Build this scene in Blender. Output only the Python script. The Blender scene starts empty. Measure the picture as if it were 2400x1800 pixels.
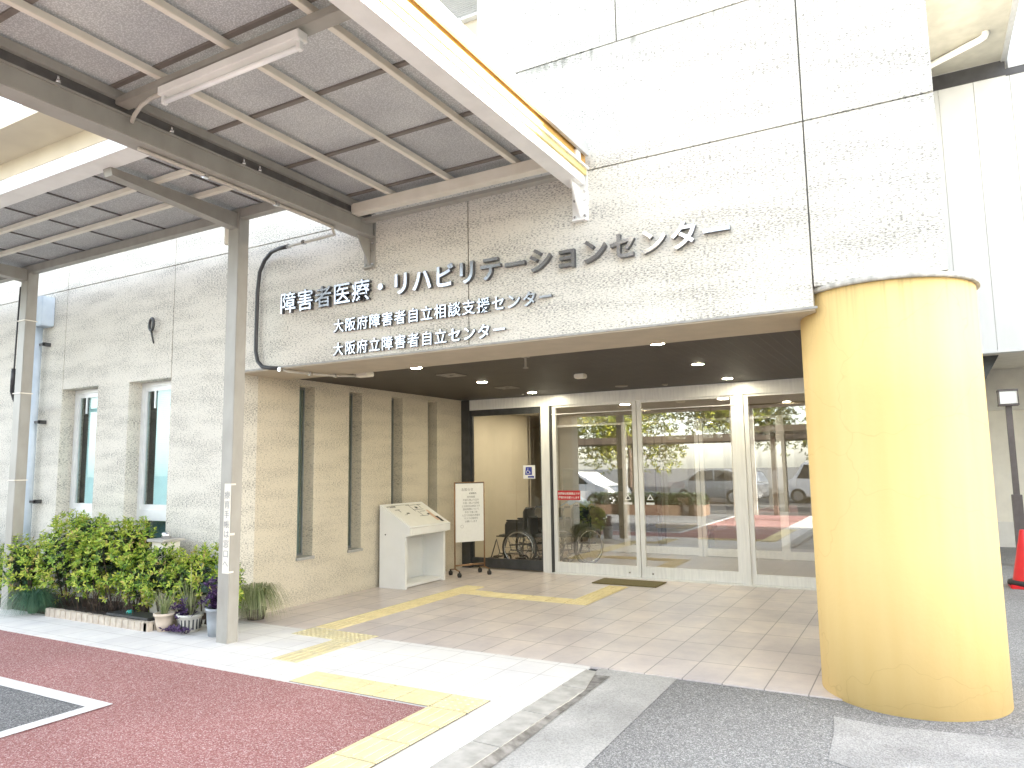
import bpy, bmesh, math, random
from mathutils import Vector, Matrix
R = math.radians
rnd = random.Random(7)
S = bpy.context.scene
COL = S.collection

# ------------------------------------------------------------------ camera
CAM = dict(f=1693.2025, yaw=29.2115, pitch=6.5677, roll=-0.8375, loc=(6.484, -5.398, 1.575))
cd = bpy.data.cameras.new("camera"); cam = bpy.data.objects.new("camera", cd); COL.objects.link(cam)
y_, t_, r_ = R(CAM['yaw']), R(CAM['pitch']), R(CAM['roll'])
fw = Vector((-math.sin(y_)*math.cos(t_), math.cos(y_)*math.cos(t_), math.sin(t_)))
rt = Vector((math.cos(y_), math.sin(y_), 0)); up = rt.cross(fw)
r2 = rt*math.cos(r_)+up*math.sin(r_); u2 = -rt*math.sin(r_)+up*math.cos(r_)
m3 = Matrix((r2, u2, -fw)).transposed()
cam.matrix_world = Matrix.Translation(CAM['loc']) @ m3.to_4x4()
cd.sensor_width = 36; cd.sensor_fit = 'HORIZONTAL'; cd.lens = 36*CAM['f']/2400
cd.clip_start = 0.05; cd.clip_end = 2000
S.camera = cam

# ------------------------------------------------------------------ sky, sun, exposure
SUN = Vector((3.1, 1.0, 1.07)).normalized()          # direction towards the sun
elev = math.asin(SUN.z); azim = math.atan2(SUN.x, SUN.y)
w = bpy.data.worlds.new("World"); S.world = w; w.use_nodes = True
nt = w.node_tree; bg = nt.nodes['Background']
sky = nt.nodes.new('ShaderNodeTexSky'); sky.sky_type = 'NISHITA'; sky.sun_disc = False
sky.sun_elevation = elev; sky.sun_rotation = azim; sky.air_density = 1.0; sky.dust_density = 1.2; sky.ozone_density = 1.0
hs = nt.nodes.new('ShaderNodeHueSaturation'); hs.inputs['Saturation'].default_value = .45   # hazy, milky sky
nt.links.new(sky.outputs[0], hs.inputs['Color']); nt.links.new(hs.outputs[0], bg.inputs[0]); bg.inputs[1].default_value = 0.11
sd = bpy.data.lights.new("sun", 'SUN'); sd.energy = 5.0; sd.angle = R(0.5); sd.color = (1.0, 0.93, 0.82)
so = bpy.data.objects.new("sun", sd); COL.objects.link(so)
so.rotation_euler = SUN.to_track_quat('Z', 'Y').to_euler(); so.location = (20, 6, 20)
S.view_settings.view_transform = 'Standard'; S.view_settings.look = 'None'
S.view_settings.exposure = 3.32; S.view_settings.gamma = 1.0

# ------------------------------------------------------------------ materials
def newmat(name):
    m = bpy.data.materials.new(name); m.use_nodes = True
    return m, m.node_tree, m.node_tree.nodes['Principled BSDF']
def N(nt, t, **k):
    n = nt.nodes.new(t)
    for a, b in k.items():
        if a in n.inputs.keys(): n.inputs[a].default_value = b
        else: setattr(n, a, b)
    return n
def coords(nt, scale=(1, 1, 1), src='Object', loc=(0, 0, 0)):
    tc = N(nt, 'ShaderNodeTexCoord'); mp = N(nt, 'ShaderNodeMapping')
    mp.inputs['Scale'].default_value = scale; mp.inputs['Location'].default_value = loc
    nt.links.new(tc.outputs[src], mp.inputs[0]); return mp.outputs[0]
def ramp(nt, fac, stops):
    r = N(nt, 'ShaderNodeValToRGB'); e = r.color_ramp.elements
    while len(e) < len(stops): e.new(0.5)
    for i, (p, c) in enumerate(stops):
        e[i].position = p; e[i].color = (*c, 1) if len(c) == 3 else c
    nt.links.new(fac, r.inputs[0]); return r.outputs[0]
def mixc(nt, fac, a, b, mode='MIX'):
    n = N(nt, 'ShaderNodeMix', data_type='RGBA', blend_type=mode)
    for i, v in ((0, fac), (6, a), (7, b)):
        if hasattr(v, 'is_output'): nt.links.new(v, n.inputs[i])
        else: n.inputs[i].default_value = v if i == 0 else ((*v, 1) if len(v) == 3 else v)
    return n.outputs[2]
def bump(nt, h, bs, strength=.3, dist=.01):
    b = N(nt, 'ShaderNodeBump'); b.inputs['Strength'].default_value = strength; b.inputs['Distance'].default_value = dist
    nt.links.new(h, b.inputs['Height']); nt.links.new(b.outputs[0], bs.inputs['Normal'])
def pm(name, c1, c2=None, scale=6., rough=.6, metal=0., bmp=0., stretch=(1, 1, 1), detail=5., lo=.35, hi=.65, spec=.5, bdist=.005):
    m, nt, bs = newmat(name)
    c2 = c2 or tuple(min(1, c*.82) for c in c1)
    v = coords(nt, tuple(scale*s for s in stretch))
    nz = N(nt, 'ShaderNodeTexNoise'); nz.inputs['Scale'].default_value = 1; nz.inputs['Detail'].default_value = detail
    nt.links.new(v, nz.inputs['Vector'])
    nt.links.new(ramp(nt, nz.outputs[0], [(lo, c1), (hi, c2)]), bs.inputs['Base Color'])
    bs.inputs['Roughness'].default_value = rough; bs.inputs['Metallic'].default_value = metal
    bs.inputs['Specular IOR Level'].default_value = spec
    if bmp: bump(nt, nz.outputs[0], bs, bmp, bdist)
    return m
def wall_mat(name, base, speck, amt=.8):
    m, nt, bs = newmat(name)
    n1 = N(nt, 'ShaderNodeTexNoise'); n1.inputs['Scale'].default_value = 1; n1.inputs['Detail'].default_value = 3.5; n1.inputs['Roughness'].default_value = .62
    nt.links.new(coords(nt, (40, 40, 140)), n1.inputs['Vector'])
    n2 = N(nt, 'ShaderNodeTexNoise'); n2.inputs['Scale'].default_value = 1; n2.inputs['Detail'].default_value = 3
    nt.links.new(coords(nt, (1.3, 1.3, 6)), n2.inputs['Vector'])
    n3 = N(nt, 'ShaderNodeTexNoise'); n3.inputs['Scale'].default_value = .55; n3.inputs['Detail'].default_value = 3
    nt.links.new(coords(nt), n3.inputs['Vector'])
    band = N(nt, 'ShaderNodeMapRange'); nt.links.new(n2.outputs[0], band.inputs[0])
    band.inputs[1].default_value = .35; band.inputs[2].default_value = .62; band.inputs[3].default_value = .56; band.inputs[4].default_value = .475
    df = N(nt, 'ShaderNodeMath', operation='SUBTRACT'); nt.links.new(n1.outputs[0], df.inputs[0]); nt.links.new(band.outputs[0], df.inputs[1])
    mr = N(nt, 'ShaderNodeMapRange'); nt.links.new(df.outputs[0], mr.inputs[0])
    mr.inputs[1].default_value = 0.0; mr.inputs[2].default_value = .10; mr.inputs[3].default_value = 0; mr.inputs[4].default_value = amt
    body = ramp(nt, n3.outputs[0], [(.3, base), (.75, tuple(c*.92 for c in base))])
    # black algae runs hanging under the joint at 5.1 m
    tc = N(nt, 'ShaderNodeTexCoord'); sp = N(nt, 'ShaderNodeSeparateXYZ'); nt.links.new(tc.outputs['Object'], sp.inputs[0])
    zr = N(nt, 'ShaderNodeMapRange'); nt.links.new(sp.outputs[2], zr.inputs[0])
    zr.inputs[1].default_value = 4.96; zr.inputs[2].default_value = 5.098; zr.inputs[3].default_value = 0; zr.inputs[4].default_value = .75
    gt = N(nt, 'ShaderNodeMath', operation='LESS_THAN'); nt.links.new(sp.outputs[2], gt.inputs[0]); gt.inputs[1].default_value = 5.097
    n4 = N(nt, 'ShaderNodeTexNoise'); n4.inputs['Scale'].default_value = 1; n4.inputs['Detail'].default_value = 4; nt.links.new(coords(nt, (16, 16, 3)), n4.inputs['Vector'])
    s4 = ramp(nt, n4.outputs[0], [(.42, (0, 0, 0)), (.66, (1, 1, 1))])
    q1 = N(nt, 'ShaderNodeMath', operation='MULTIPLY'); nt.links.new(zr.outputs[0], q1.inputs[0]); nt.links.new(gt.outputs[0], q1.inputs[1])
    q2 = N(nt, 'ShaderNodeMath', operation='MULTIPLY'); nt.links.new(q1.outputs[0], q2.inputs[0]); nt.links.new(s4, q2.inputs[1])
    body = mixc(nt, q2.outputs[0], body, (.12, .115, .10))
    nt.links.new(mixc(nt, mr.outputs[0], body, speck), bs.inputs['Base Color'])
    bs.inputs['Roughness'].default_value = .85; bs.inputs['Specular IOR Level'].default_value = .2
    inv = N(nt, 'ShaderNodeMath', operation='MULTIPLY'); nt.links.new(mr.outputs[0], inv.inputs[0]); inv.inputs[1].default_value = -1
    bump(nt, inv.outputs[0], bs, .35, .006)
    return m
def speckle(name, cols, scale, rough=.9, patch=.25, bmp=.4, patch_scale=.5):
    """aggregate ground: many small stones of several tones over slow stains"""
    m, nt, bs = newmat(name)
    vo = N(nt, 'ShaderNodeTexVoronoi'); vo.inputs['Scale'].default_value = scale
    nt.links.new(coords(nt), vo.inputs['Vector'])
    sep = N(nt, 'ShaderNodeSeparateColor'); nt.links.new(vo.outputs['Color'], sep.inputs[0])
    k = len(cols); c = ramp(nt, sep.outputs[0], [(i/(k-1), q) for i, q in enumerate(cols)])
    nz = N(nt, 'ShaderNodeTexNoise'); nz.inputs['Scale'].default_value = patch_scale; nz.inputs['Detail'].default_value = 6
    nt.links.new(coords(nt), nz.inputs['Vector'])
    st = ramp(nt, nz.outputs[0], [(.3, (1-patch,)*3), (.7, (1, 1, 1))])
    nt.links.new(mixc(nt, 1., c, st, 'MULTIPLY'), bs.inputs['Base Color'])
    bs.inputs['Roughness'].default_value = rough; bs.inputs['Specular IOR Level'].default_value = .25
    bump(nt, vo.outputs['Distance'], bs, bmp, .006)
    return m
def tile_mat(name, c1, c2, mortar, bw, rh, off=(0, 0, 0), swap=True, offset=0., ms=.006, rough=.5, stain=.2):
    m, nt, bs = newmat(name)
    tc = N(nt, 'ShaderNodeTexCoord'); sp = N(nt, 'ShaderNodeSeparateXYZ'); cb = N(nt, 'ShaderNodeCombineXYZ')
    nt.links.new(tc.outputs['Object'], sp.inputs[0])
    ax = N(nt, 'ShaderNodeMath', operation='ADD'); ax.inputs[1].default_value = off[0]; nt.links.new(sp.outputs[0], ax.inputs[0])
    ay = N(nt, 'ShaderNodeMath', operation='ADD'); ay.inputs[1].default_value = off[1]; nt.links.new(sp.outputs[1], ay.inputs[0])
    nt.links.new(ax.outputs[0], cb.inputs[1 if swap else 0]); nt.links.new(ay.outputs[0], cb.inputs[0 if swap else 1])
    br = N(nt, 'ShaderNodeTexBrick', offset=offset, squash=1.0)
    br.inputs['Scale'].default_value = 1; br.inputs['Brick Width'].default_value = bw; br.inputs['Row Height'].default_value = rh
    br.inputs['Mortar Size'].default_value = ms; br.inputs['Mortar Smooth'].default_value = .3; br.inputs['Bias'].default_value = 0
    br.inputs['Color1'].default_value = (*c1, 1); br.inputs['Color2'].default_value = (*c2, 1); br.inputs['Mortar'].default_value = (*mortar, 1)
    nt.links.new(cb.outputs[0], br.inputs['Vector'])
    nz = N(nt, 'ShaderNodeTexNoise'); nz.inputs['Scale'].default_value = 1.3; nz.inputs['Detail'].default_value = 9; nz.inputs['Roughness'].default_value = .7
    nt.links.new(coords(nt), nz.inputs['Vector'])
    st = ramp(nt, nz.outputs[0], [(.32, (1-stain, 1-stain, 1-stain*.8)), (.66, (1, 1, 1))])
    nt.links.new(mixc(nt, 1., br.outputs['Color'], st, 'MULTIPLY'), bs.inputs['Base Color'])
    bs.inputs['Roughness'].default_value = rough
    inv = N(nt, 'ShaderNodeMath', operation='SUBTRACT'); inv.inputs[0].default_value = 1; nt.links.new(br.outputs['Fac'], inv.inputs[1])
    bump(nt, inv.outputs[0], bs, .5, .003)
    return m
def glass_mat(name, refl=.3, tint=(.86, .92, .9), rough=0.0):
    m = bpy.data.materials.new(name); m.use_nodes = True; nt = m.node_tree; nt.nodes.clear()
    o = N(nt, 'ShaderNodeOutputMaterial'); mx = N(nt, 'ShaderNodeMixShader')
    tr = N(nt, 'ShaderNodeBsdfTransparent'); tr.inputs[0].default_value = (*tint, 1)
    gl = N(nt, 'ShaderNodeBsdfGlossy'); gl.inputs['Roughness'].default_value = rough; gl.inputs[0].default_value = (.95, .97, .96, 1)
    fr = N(nt, 'ShaderNodeFresnel'); fr.inputs[0].default_value = 1.5
    ad = N(nt, 'ShaderNodeMath', operation='MULTIPLY_ADD', use_clamp=True); ad.inputs[1].default_value = 1.0; ad.inputs[2].default_value = refl
    ge = N(nt, 'ShaderNodeNewGeometry'); inv = N(nt, 'ShaderNodeMath', operation='SUBTRACT'); inv.inputs[0].default_value = 1; nt.links.new(ge.outputs['Backfacing'], inv.inputs[1])
    mu = N(nt, 'ShaderNodeMath', operation='MULTIPLY'); nt.links.new(ad.outputs[0], mu.inputs[0]); nt.links.new(inv.outputs[0], mu.inputs[1])
    nt.links.new(fr.outputs[0], ad.inputs[0]); nt.links.new(mu.outputs[0], mx.inputs[0])
    nt.links.new(tr.outputs[0], mx.inputs[1]); nt.links.new(gl.outputs[0], mx.inputs[2]); nt.links.new(mx.outputs[0], o.inputs[0])
    return m
def leaf_mat(name, stops, rough=.5, trans=.25):
    m, nt, bs = newmat(name)
    g = N(nt, 'ShaderNodeNewGeometry')
    cn = N(nt, 'ShaderNodeTexNoise'); cn.inputs['Scale'].default_value = 5.5; cn.inputs['Detail'].default_value = 2; nt.links.new(coords(nt), cn.inputs['Vector'])
    ma = N(nt, 'ShaderNodeMath', operation='MULTIPLY_ADD', use_clamp=True); ma.inputs[1].default_value = 1.5; nt.links.new(cn.outputs[0], ma.inputs[0])
    mb_ = N(nt, 'ShaderNodeMath', operation='MULTIPLY_ADD'); mb_.inputs[1].default_value = .75; mb_.inputs[2].default_value = -.62; nt.links.new(g.outputs['Random Per Island'], mb_.inputs[0])
    nt.links.new(mb_.outputs[0], ma.inputs[2])
    col_ = ramp(nt, ma.outputs[0], stops)
    nt.links.new(col_, bs.inputs['Base Color'])
    bs.inputs['Roughness'].default_value = rough
    tl = N(nt, 'ShaderNodeBsdfTranslucent'); mx = N(nt, 'ShaderNodeMixShader'); mx.inputs[0].default_value = trans
    nt.links.new(col_, tl.inputs[0])
    out = nt.nodes['Material Output']
    nt.links.new(bs.outputs[0], mx.inputs[1]); nt.links.new(tl.outputs[0], mx.inputs[2]); nt.links.new(mx.outputs[0], out.inputs[0])
    return m
def emis(name, c, s):
    m = bpy.data.materials.new(name); m.use_nodes = True; nt = m.node_tree; nt.nodes.clear()
    o = N(nt, 'ShaderNodeOutputMaterial'); e = N(nt, 'ShaderNodeEmission'); e.inputs[0].default_value = (*c, 1); e.inputs[1].default_value = s
    nt.links.new(e.outputs[0], o.inputs[0]); return m
def sheet_mat(name):
    m, nt, bs = newmat(name)
    vo = N(nt, 'ShaderNodeTexVoronoi'); vo.inputs['Scale'].default_value = 1; nt.links.new(coords(nt, (88, 88, 88)), vo.inputs['Vector'])
    nz = N(nt, 'ShaderNodeTexNoise'); nz.inputs['Scale'].default_value = 2.2; nz.inputs['Detail'].default_value = 5; nt.links.new(coords(nt), nz.inputs['Vector'])
    c = ramp(nt, vo.outputs['Distance'], [(.15, (.74, .74, .73)), (.6, (.47, .468, .458))])
    st = ramp(nt, nz.outputs[0], [(.3, (.82, .82, .84)), (.7, (1, 1, 1))])
    cc = mixc(nt, 1., c, st, 'MULTIPLY')
    nt.links.new(cc, bs.inputs['Base Color']); bs.inputs['Roughness'].default_value = .45
    bump(nt, vo.outputs['Distance'], bs, .5, .004)
    tl = N(nt, 'ShaderNodeBsdfTranslucent'); nt.links.new(cc, tl.inputs[0])
    mx = N(nt, 'ShaderNodeMixShader'); mx.inputs[0].default_value = .2
    out = nt.nodes['Material Output']
    nt.links.new(bs.outputs[0], mx.inputs[1]); nt.links.new(tl.outputs[0], mx.inputs[2]); nt.links.new(mx.outputs[0], out.inputs[0])
    return m
def column_mat():
    m, nt, bs = newmat('yellow column paint')
    nz = N(nt, 'ShaderNodeTexNoise'); nz.inputs['Scale'].default_value = 1; nz.inputs['Detail'].default_value = 6
    nt.links.new(coords(nt, (9, 9, .8)), nz.inputs['Vector'])
    n2 = N(nt, 'ShaderNodeTexNoise'); n2.inputs['Scale'].default_value = 34; n2.inputs['Detail'].default_value = 4; nt.links.new(coords(nt, (1, 1, 1)), n2.inputs['Vector'])
    a = ramp(nt, nz.outputs[0], [(.3, (.81, .59, .26)), (.72, (.785, .56, .235))])
    # rain streaks below the cap: dark runs that die out within 30 cm
    tc = N(nt, 'ShaderNodeTexCoord'); sp = N(nt, 'ShaderNodeSeparateXYZ'); nt.links.new(tc.outputs['Object'], sp.inputs[0])
    mr = N(nt, 'ShaderNodeMapRange'); nt.links.new(sp.outputs[2], mr.inputs[0])
    mr.inputs[1].default_value = 2.35; mr.inputs[2].default_value = 2.77; mr.inputs[3].default_value = 0; mr.inputs[4].default_value = 1
    n3 = N(nt, 'ShaderNodeTexNoise'); n3.inputs['Scale'].default_value = 1; n3.inputs['Detail'].default_value = 3; nt.links.new(coords(nt, (26, 26, .5)), n3.inputs['Vector'])
    s3 = ramp(nt, n3.outputs[0], [(.52, (0, 0, 0)), (.72, (1, 1, 1))])
    mu = N(nt, 'ShaderNodeMath', operation='MULTIPLY'); nt.links.new(mr.outputs[0], mu.inputs[0]); nt.links.new(s3, mu.inputs[1])
    mm = N(nt, 'ShaderNodeMath', operation='MULTIPLY'); nt.links.new(mu.outputs[0], mm.inputs[0]); mm.inputs[1].default_value = .33
    b = mixc(nt, mm.outputs[0], a, (.22, .13, .05))
    # a few hairline cracks
    vo = N(nt, 'ShaderNodeTexVoronoi', feature='DISTANCE_TO_EDGE'); vo.inputs['Scale'].default_value = 1
    wp = N(nt, 'ShaderNodeTexNoise'); wp.inputs['Scale'].default_value = 5; nt.links.new(coords(nt), wp.inputs['Vector'])
    va = N(nt, 'ShaderNodeVectorMath', operation='MULTIPLY_ADD'); va.inputs[1].default_value = (.25, .25, .25)
    nt.links.new(wp.outputs['Color'], va.inputs[0]); nt.links.new(coords(nt, (.8, .8, 1.1)), va.inputs[2]); nt.links.new(va.outputs[0], vo.inputs['Vector'])
    cr = ramp(nt, vo.outputs['Distance'], [(0, (.90, .88, .86)), (.0022, (1, 1, 1))])
    nt.links.new(mixc(nt, 1., b, cr, 'MULTIPLY'), bs.inputs['Base Color'])
    bs.inputs['Roughness'].default_value = .62; bs.inputs['Specular IOR Level'].default_value = .3
    bump(nt, n2.outputs[0], bs, .25, .004)
    return m

WALL = wall_mat('travertine wall render', (.76, .725, .645), (.15, .145, .13), .74)
M = dict(
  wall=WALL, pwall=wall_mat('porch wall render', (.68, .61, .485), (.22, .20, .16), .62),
  joint=pm('joint sealant', (.30, .29, .265), (.38, .37, .34), 20, .8),
  fascia=pm('beige fascia paint', (.48, .41, .315), (.43, .37, .285), 5, .6),
  lip=pm('grey lip', (.42, .41, .38), (.33, .32, .3), 18, .6),
  yellow=column_mat(),
  cap=pm('weathered cap', (.66, .64, .59), (.40, .38, .34), 16, .75, stretch=(1, 1, .4)),
  steel=pm('beige steel paint', (.36, .345, .31), (.31, .295, .26), 7, .45, stretch=(1, 1, .5)),
  steel_lt=pm('pale steel paint', (.80, .755, .66), (.73, .68, .58), 6, .45),
  steel_dk=pm('shadow gap steel', (.10, .095, .09), (.14, .13, .125), 10, .6),
  steel_wh=pm('white steel paint', (.86, .85, .82), (.78, .77, .74), 5, .45),
  trim_y=pm('sun glow yellow paint', (.78, .64, .28), (.72, .58, .24), 5, .5),  # beige channel; the yellow of its sunlit glow is put into the paint
  trim_o=pm('sun glow amber paint', (.62, .36, .10), (.56, .32, .085), 5, .5),  # brown gap strip pushed to amber to carry the warm sun bounce
  gutter=pm('gutter aluminium', (.52, .53, .53), (.46, .47, .47), 9, .45, .3),
  sheet=sheet_mat('embossed roof sheet'),
  ceil=pm('dark slat ceiling', (.042, .031, .022), (.032, .023, .016), 3, .55),
  alu=pm('door aluminium', (.84, .84, .82), (.76, .76, .75), 9, .36, .12, stretch=(4, 4, .4)),
  dkframe=pm('dark bronze frame', (.075, .078, .08), (.055, .057, .06), 9, .4, .3),
  glass=glass_mat('door glass', .25, (.97, .97, .95)),
  glassc=glass_mat('clear glass', .03, (.97, .97, .95)),
  glass2=glass_mat('inner glass', .12, (.97, .97, .95)),
  wglass=glass_mat('window glass', .03, (.93, .98, .98)),
  blind=pm('venetian blind', (.66, .88, .88), (.60, .82, .82), 8, .5),
  wframe=pm('window frame', (.83, .84, .84), (.76, .77, .78), 8, .4, .2),
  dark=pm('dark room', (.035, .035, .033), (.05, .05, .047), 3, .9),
  room=pm('cream room wall', (.68, .61, .47), (.64, .575, .44), 2, .8),
  roomc=pm('white room ceiling', (.78, .75, .68), (.74, .71, .64), 2, .8),
  white=pm('white painted board', (.84, .84, .82), (.79, .79, .77), 3, .4),
  paper=pm('white paper', (.86, .86, .84), (.83, .83, .81), 30, .6),
  panelc=pm('cream map panel', (.84, .82, .76), (.81, .79, .73), 9, .35),
  ink=pm('black ink', (.03, .03, .03), (.05, .05, .05), 30, .6),
  grey_ink=pm('grey ink', (.22, .22, .22), (.28, .28, .28), 30, .6),
  peach=pm('peach print', (.75, .52, .38), (.72, .5, .36), 30, .6),
  blue=pm('blue sign ink', (.02, .04, .36), (.03, .05, .32), 30, .5),
  red=pm('red notice', (.52, .02, .03), (.47, .02, .03), 20, .5),
  redcone=pm('red cone plastic', (.70, .015, .02), (.62, .012, .018), 8, .35),
  rubber=pm('black rubber', (.02, .02, .02), (.035, .035, .035), 30, .6),
  vinyl=pm('black vinyl', (.010, .010, .012), (.018, .018, .02), 12, .4),
  navy=pm('navy fabric', (.012, .028, .05), (.008, .018, .036), 30, .8),
  chrome=pm('chrome tube', (.75, .75, .76), (.66, .66, .67), 20, .2, 1.0),
  brass=pm('bronze tube', (.36, .22, .12), (.30, .18, .10), 20, .4, .6),
  letter=pm('satin steel letters', (.52, .54, .58), (.46, .48, .52), 14, .24, .95),
  letter_side=pm('dark letter returns', (.10, .10, .105), (.14, .14, .145), 20, .4, .5),
  cable=pm('black conduit', (.035, .035, .037), (.05, .05, .052), 30, .45),
  conduit=pm('grey conduit', (.52, .49, .43), (.46, .43, .38), 14, .5),
  downpipe=pm('blue grey pipe', (.52, .60, .68), (.46, .54, .62), 9, .45),
  tube=pm('fluorescent tube', (.92, .92, .91), (.90, .90, .89), 30, .3),
  gframe=pm('grey window frame', (.26, .27, .26), (.22, .23, .22), 12, .4, .2), curt=pm('grey green curtain', (.24, .28, .25), (.18, .21, .19), 30, .9, stretch=(1, 1, .05)),
  lamp=emis('lit downlight', (1., .92, .68), 38.),
  vlamp=emis('lit vestibule light', (1., .90, .72), 24.), hlamp=emis('lit hall light', (1., .82, .58), 7.),
  vent=pm('vent grille', (.30, .27, .22), (.24, .22, .18), 9, .5),
  asphalt=speckle('asphalt', [(.04, .04, .041), (.07, .07, .07), (.10, .098, .096), (.14, .137, .134), (.28, .275, .27)], 150, patch=.3),
  drive=speckle('worn drive asphalt', [(.17, .17, .17), (.23, .228, .224), (.28, .276, .268), (.35, .343, .332), (.54, .53, .52)], 150, patch=.3),
  redasph=speckle('red asphalt', [(.25, .095, .09), (.34, .14, .132), (.40, .185, .172), (.46, .24, .225), (.70, .55, .52)], 165, patch=.3),
  bayasph=speckle('bay asphalt', [(.08, .083, .086), (.13, .133, .136), (.18, .18, .18), (.24, .24, .24), (.42, .42, .42)], 160, patch=.2),
  paver=tile_mat('pale pavers', (.84, .82, .77), (.80, .775, .725), (.58, .55, .50), .3, .3, off=(.06, .005, 0), swap=False, offset=0., ms=.004, rough=.85, stain=.2),
  tile=tile_mat('entrance tiles', (.74, .655, .595), (.66, .59, .54), (.30, .265, .235), .5925, .2925, off=(.137, .0, 0), ms=.005, rough=.33, stain=.34),
  ltile=tile_mat('lobby tiles', (.30, .235, .18), (.26, .205, .16), (.15, .12, .09), .6, .6, ms=.006, rough=.3, stain=.15),
  concrete=speckle('concrete apron', [(.42, .41, .385), (.50, .488, .46), (.55, .535, .505), (.60, .585, .555)], 120, patch=.4, bmp=.15, patch_scale=1.6),
  dirt2=pm('tile joint dirt', (.10, .09, .07), (.16, .145, .12), 20, .95), dirt=pm('gutter dirt', (.13, .12, .105), (.30, .285, .26), 14, .95, bmp=.3),
  curb=pm('kerb stone', (.50, .48, .44), (.36, .345, .31), 10, .85, bmp=.2),
  tact=pm('yellow tactile', (.80, .69, .40), (.72, .615, .35), 7, .7, bmp=.1),
  tact_old=pm('worn yellow tactile', (.70, .61, .36), (.60, .53, .34), 6, .8, bmp=.1),
  line=pm('white road paint', (.80, .79, .77), (.62, .61, .6), 26, .7),
  patch=speckle('pale repair patch', [(.34, .335, .325), (.42, .41, .40), (.50, .49, .475), (.58, .57, .555)], 140, patch=.35, patch_scale=2.5),
  mat=pm('olive door mat', (.13, .11, .045), (.19, .16, .075), 60, .95, bmp=.6),
  brick=pm('pale edging brick', (.58, .51, .42), (.44, .37, .30), 14, .85, bmp=.3),
  soil=pm('planting soil', (.035, .025, .018), (.06, .045, .032), 22, .95, bmp=.8),
  bark=pm('twig bark', (.075, .048, .036), (.11, .08, .06), 20, .9),
  azalea=leaf_mat('azalea leaves', [(0, (.03, .08, .016)), (.22, (.12, .24, .03)), (.45, (.32, .47, .05)), (.8, (.58, .62, .10)), (1, (.46, .34, .13))]),
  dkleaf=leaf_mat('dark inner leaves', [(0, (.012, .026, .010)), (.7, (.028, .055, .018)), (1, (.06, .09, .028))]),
  grass=leaf_mat('bluish grass', [(0, (.028, .085, .05)), (.6, (.065, .16, .09)), (1, (.15, .24, .13))]),
  striped=leaf_mat('variegated blades', [(0, (.10, .15, .05)), (.5, (.26, .30, .13)), (1, (.50, .49, .31))]),
  green=leaf_mat('potted leaves', [(0, (.03, .08, .03)), (.6, (.07, .15, .05)), (1, (.2, .27, .08))]),
  grey_green=leaf_mat('grey green leaves', [(0, (.09, .15, .11)), (1, (.23, .32, .26))]),
  purple=leaf_mat('purple leaves', [(0, (.03, .012, .05)), (.6, (.07, .03, .11)), (1, (.14, .08, .18))]),
  treeleaf=leaf_mat('tree leaves', [(0, (.07, .11, .015)), (.5, (.22, .26, .03)), (1, (.45, .40, .05))], trans=.4),
  pot=pm('pale clay pot', (.68, .58, .47), (.60, .50, .40), 10, .8),
  potw=pm('white striped pot', (.74, .72, .66), (.62, .60, .54), 10, .7),
  potd=pm('dark pot', (.05, .035, .03), (.08, .06, .05), 10, .7),
  bucket=pm('grey bucket', (.36, .39, .42), (.30, .33, .36), 10, .5),
  carwhite=pm('white car paint', (.80, .80, .80), (.77, .77, .77), 2, .15),
  carsilver=pm('silver car paint', (.42, .43, .45), (.40, .41, .43), 2, .2, .6),
  carglass=pm('car glass', (.02, .022, .024), (.03, .032, .034), 3, .05),
  annexp=pm('annex panel', (.60, .61, .61), (.55, .56, .565), 3, .5, stretch=(1, 1, .3)),
  annexw=pm('annex render', (.74, .70, .62), (.68, .64, .57), 6, .8, bmp=.1),
  annexb=pm('annex beige wall', (.82, .76, .64), (.76, .70, .59), 5, .8),
  soffit=pm('concrete soffit', (.46, .45, .39), (.39, .38, .33), 5, .85, bmp=.1, detail=10),
  soffl=pm('board soffit', (.74, .64, .49), (.69, .59, .45), 2, .7),
  band=pm('dark band', (.045, .045, .05), (.065, .065, .07), 6, .5),
  lampmetal=pm('brown lamp post', (.12, .10, .095), (.09, .075, .07), 10, .5),
  lampglass=pm('frosted lamp glass', (.82, .82, .80), (.78, .78, .76), 9, .3),
  dkbrown=pm('dark brown timber', (.075, .055, .04), (.055, .04, .03), 6, .6),
  teal=pm('teal plastic', (.04, .35, .28), (.035, .3, .24), 20, .4),
  brown=pm('brown door leaf', (.22, .10, .04), (.17, .08, .03), 6, .5, stretch=(4, 4, .6)),
  bench=pm('ochre bench cover', (.42, .28, .06), (.36, .23, .05), 10, .7),
  cloth=pm('pale blue cloth', (.55, .68, .82), (.48, .62, .78), 5, .8),
)
def _sheets():
    # fine slat lines in the dark ceiling
    m = M['ceil']; nt = m.node_tree; bs = nt.nodes['Principled BSDF']
    wv = N(nt, 'ShaderNodeTexWave', wave_type='BANDS', bands_direction='X', wave_profile='SAW'); wv.inputs['Scale'].default_value = 3.3
    nt.links.new(coords(nt), wv.inputs['Vector'])
    bump(nt, ramp(nt, wv.outputs[0], [(.0, (0, 0, 0)), (.08, (1, 1, 1))]), bs, .6, .006)
_sheets()

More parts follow.
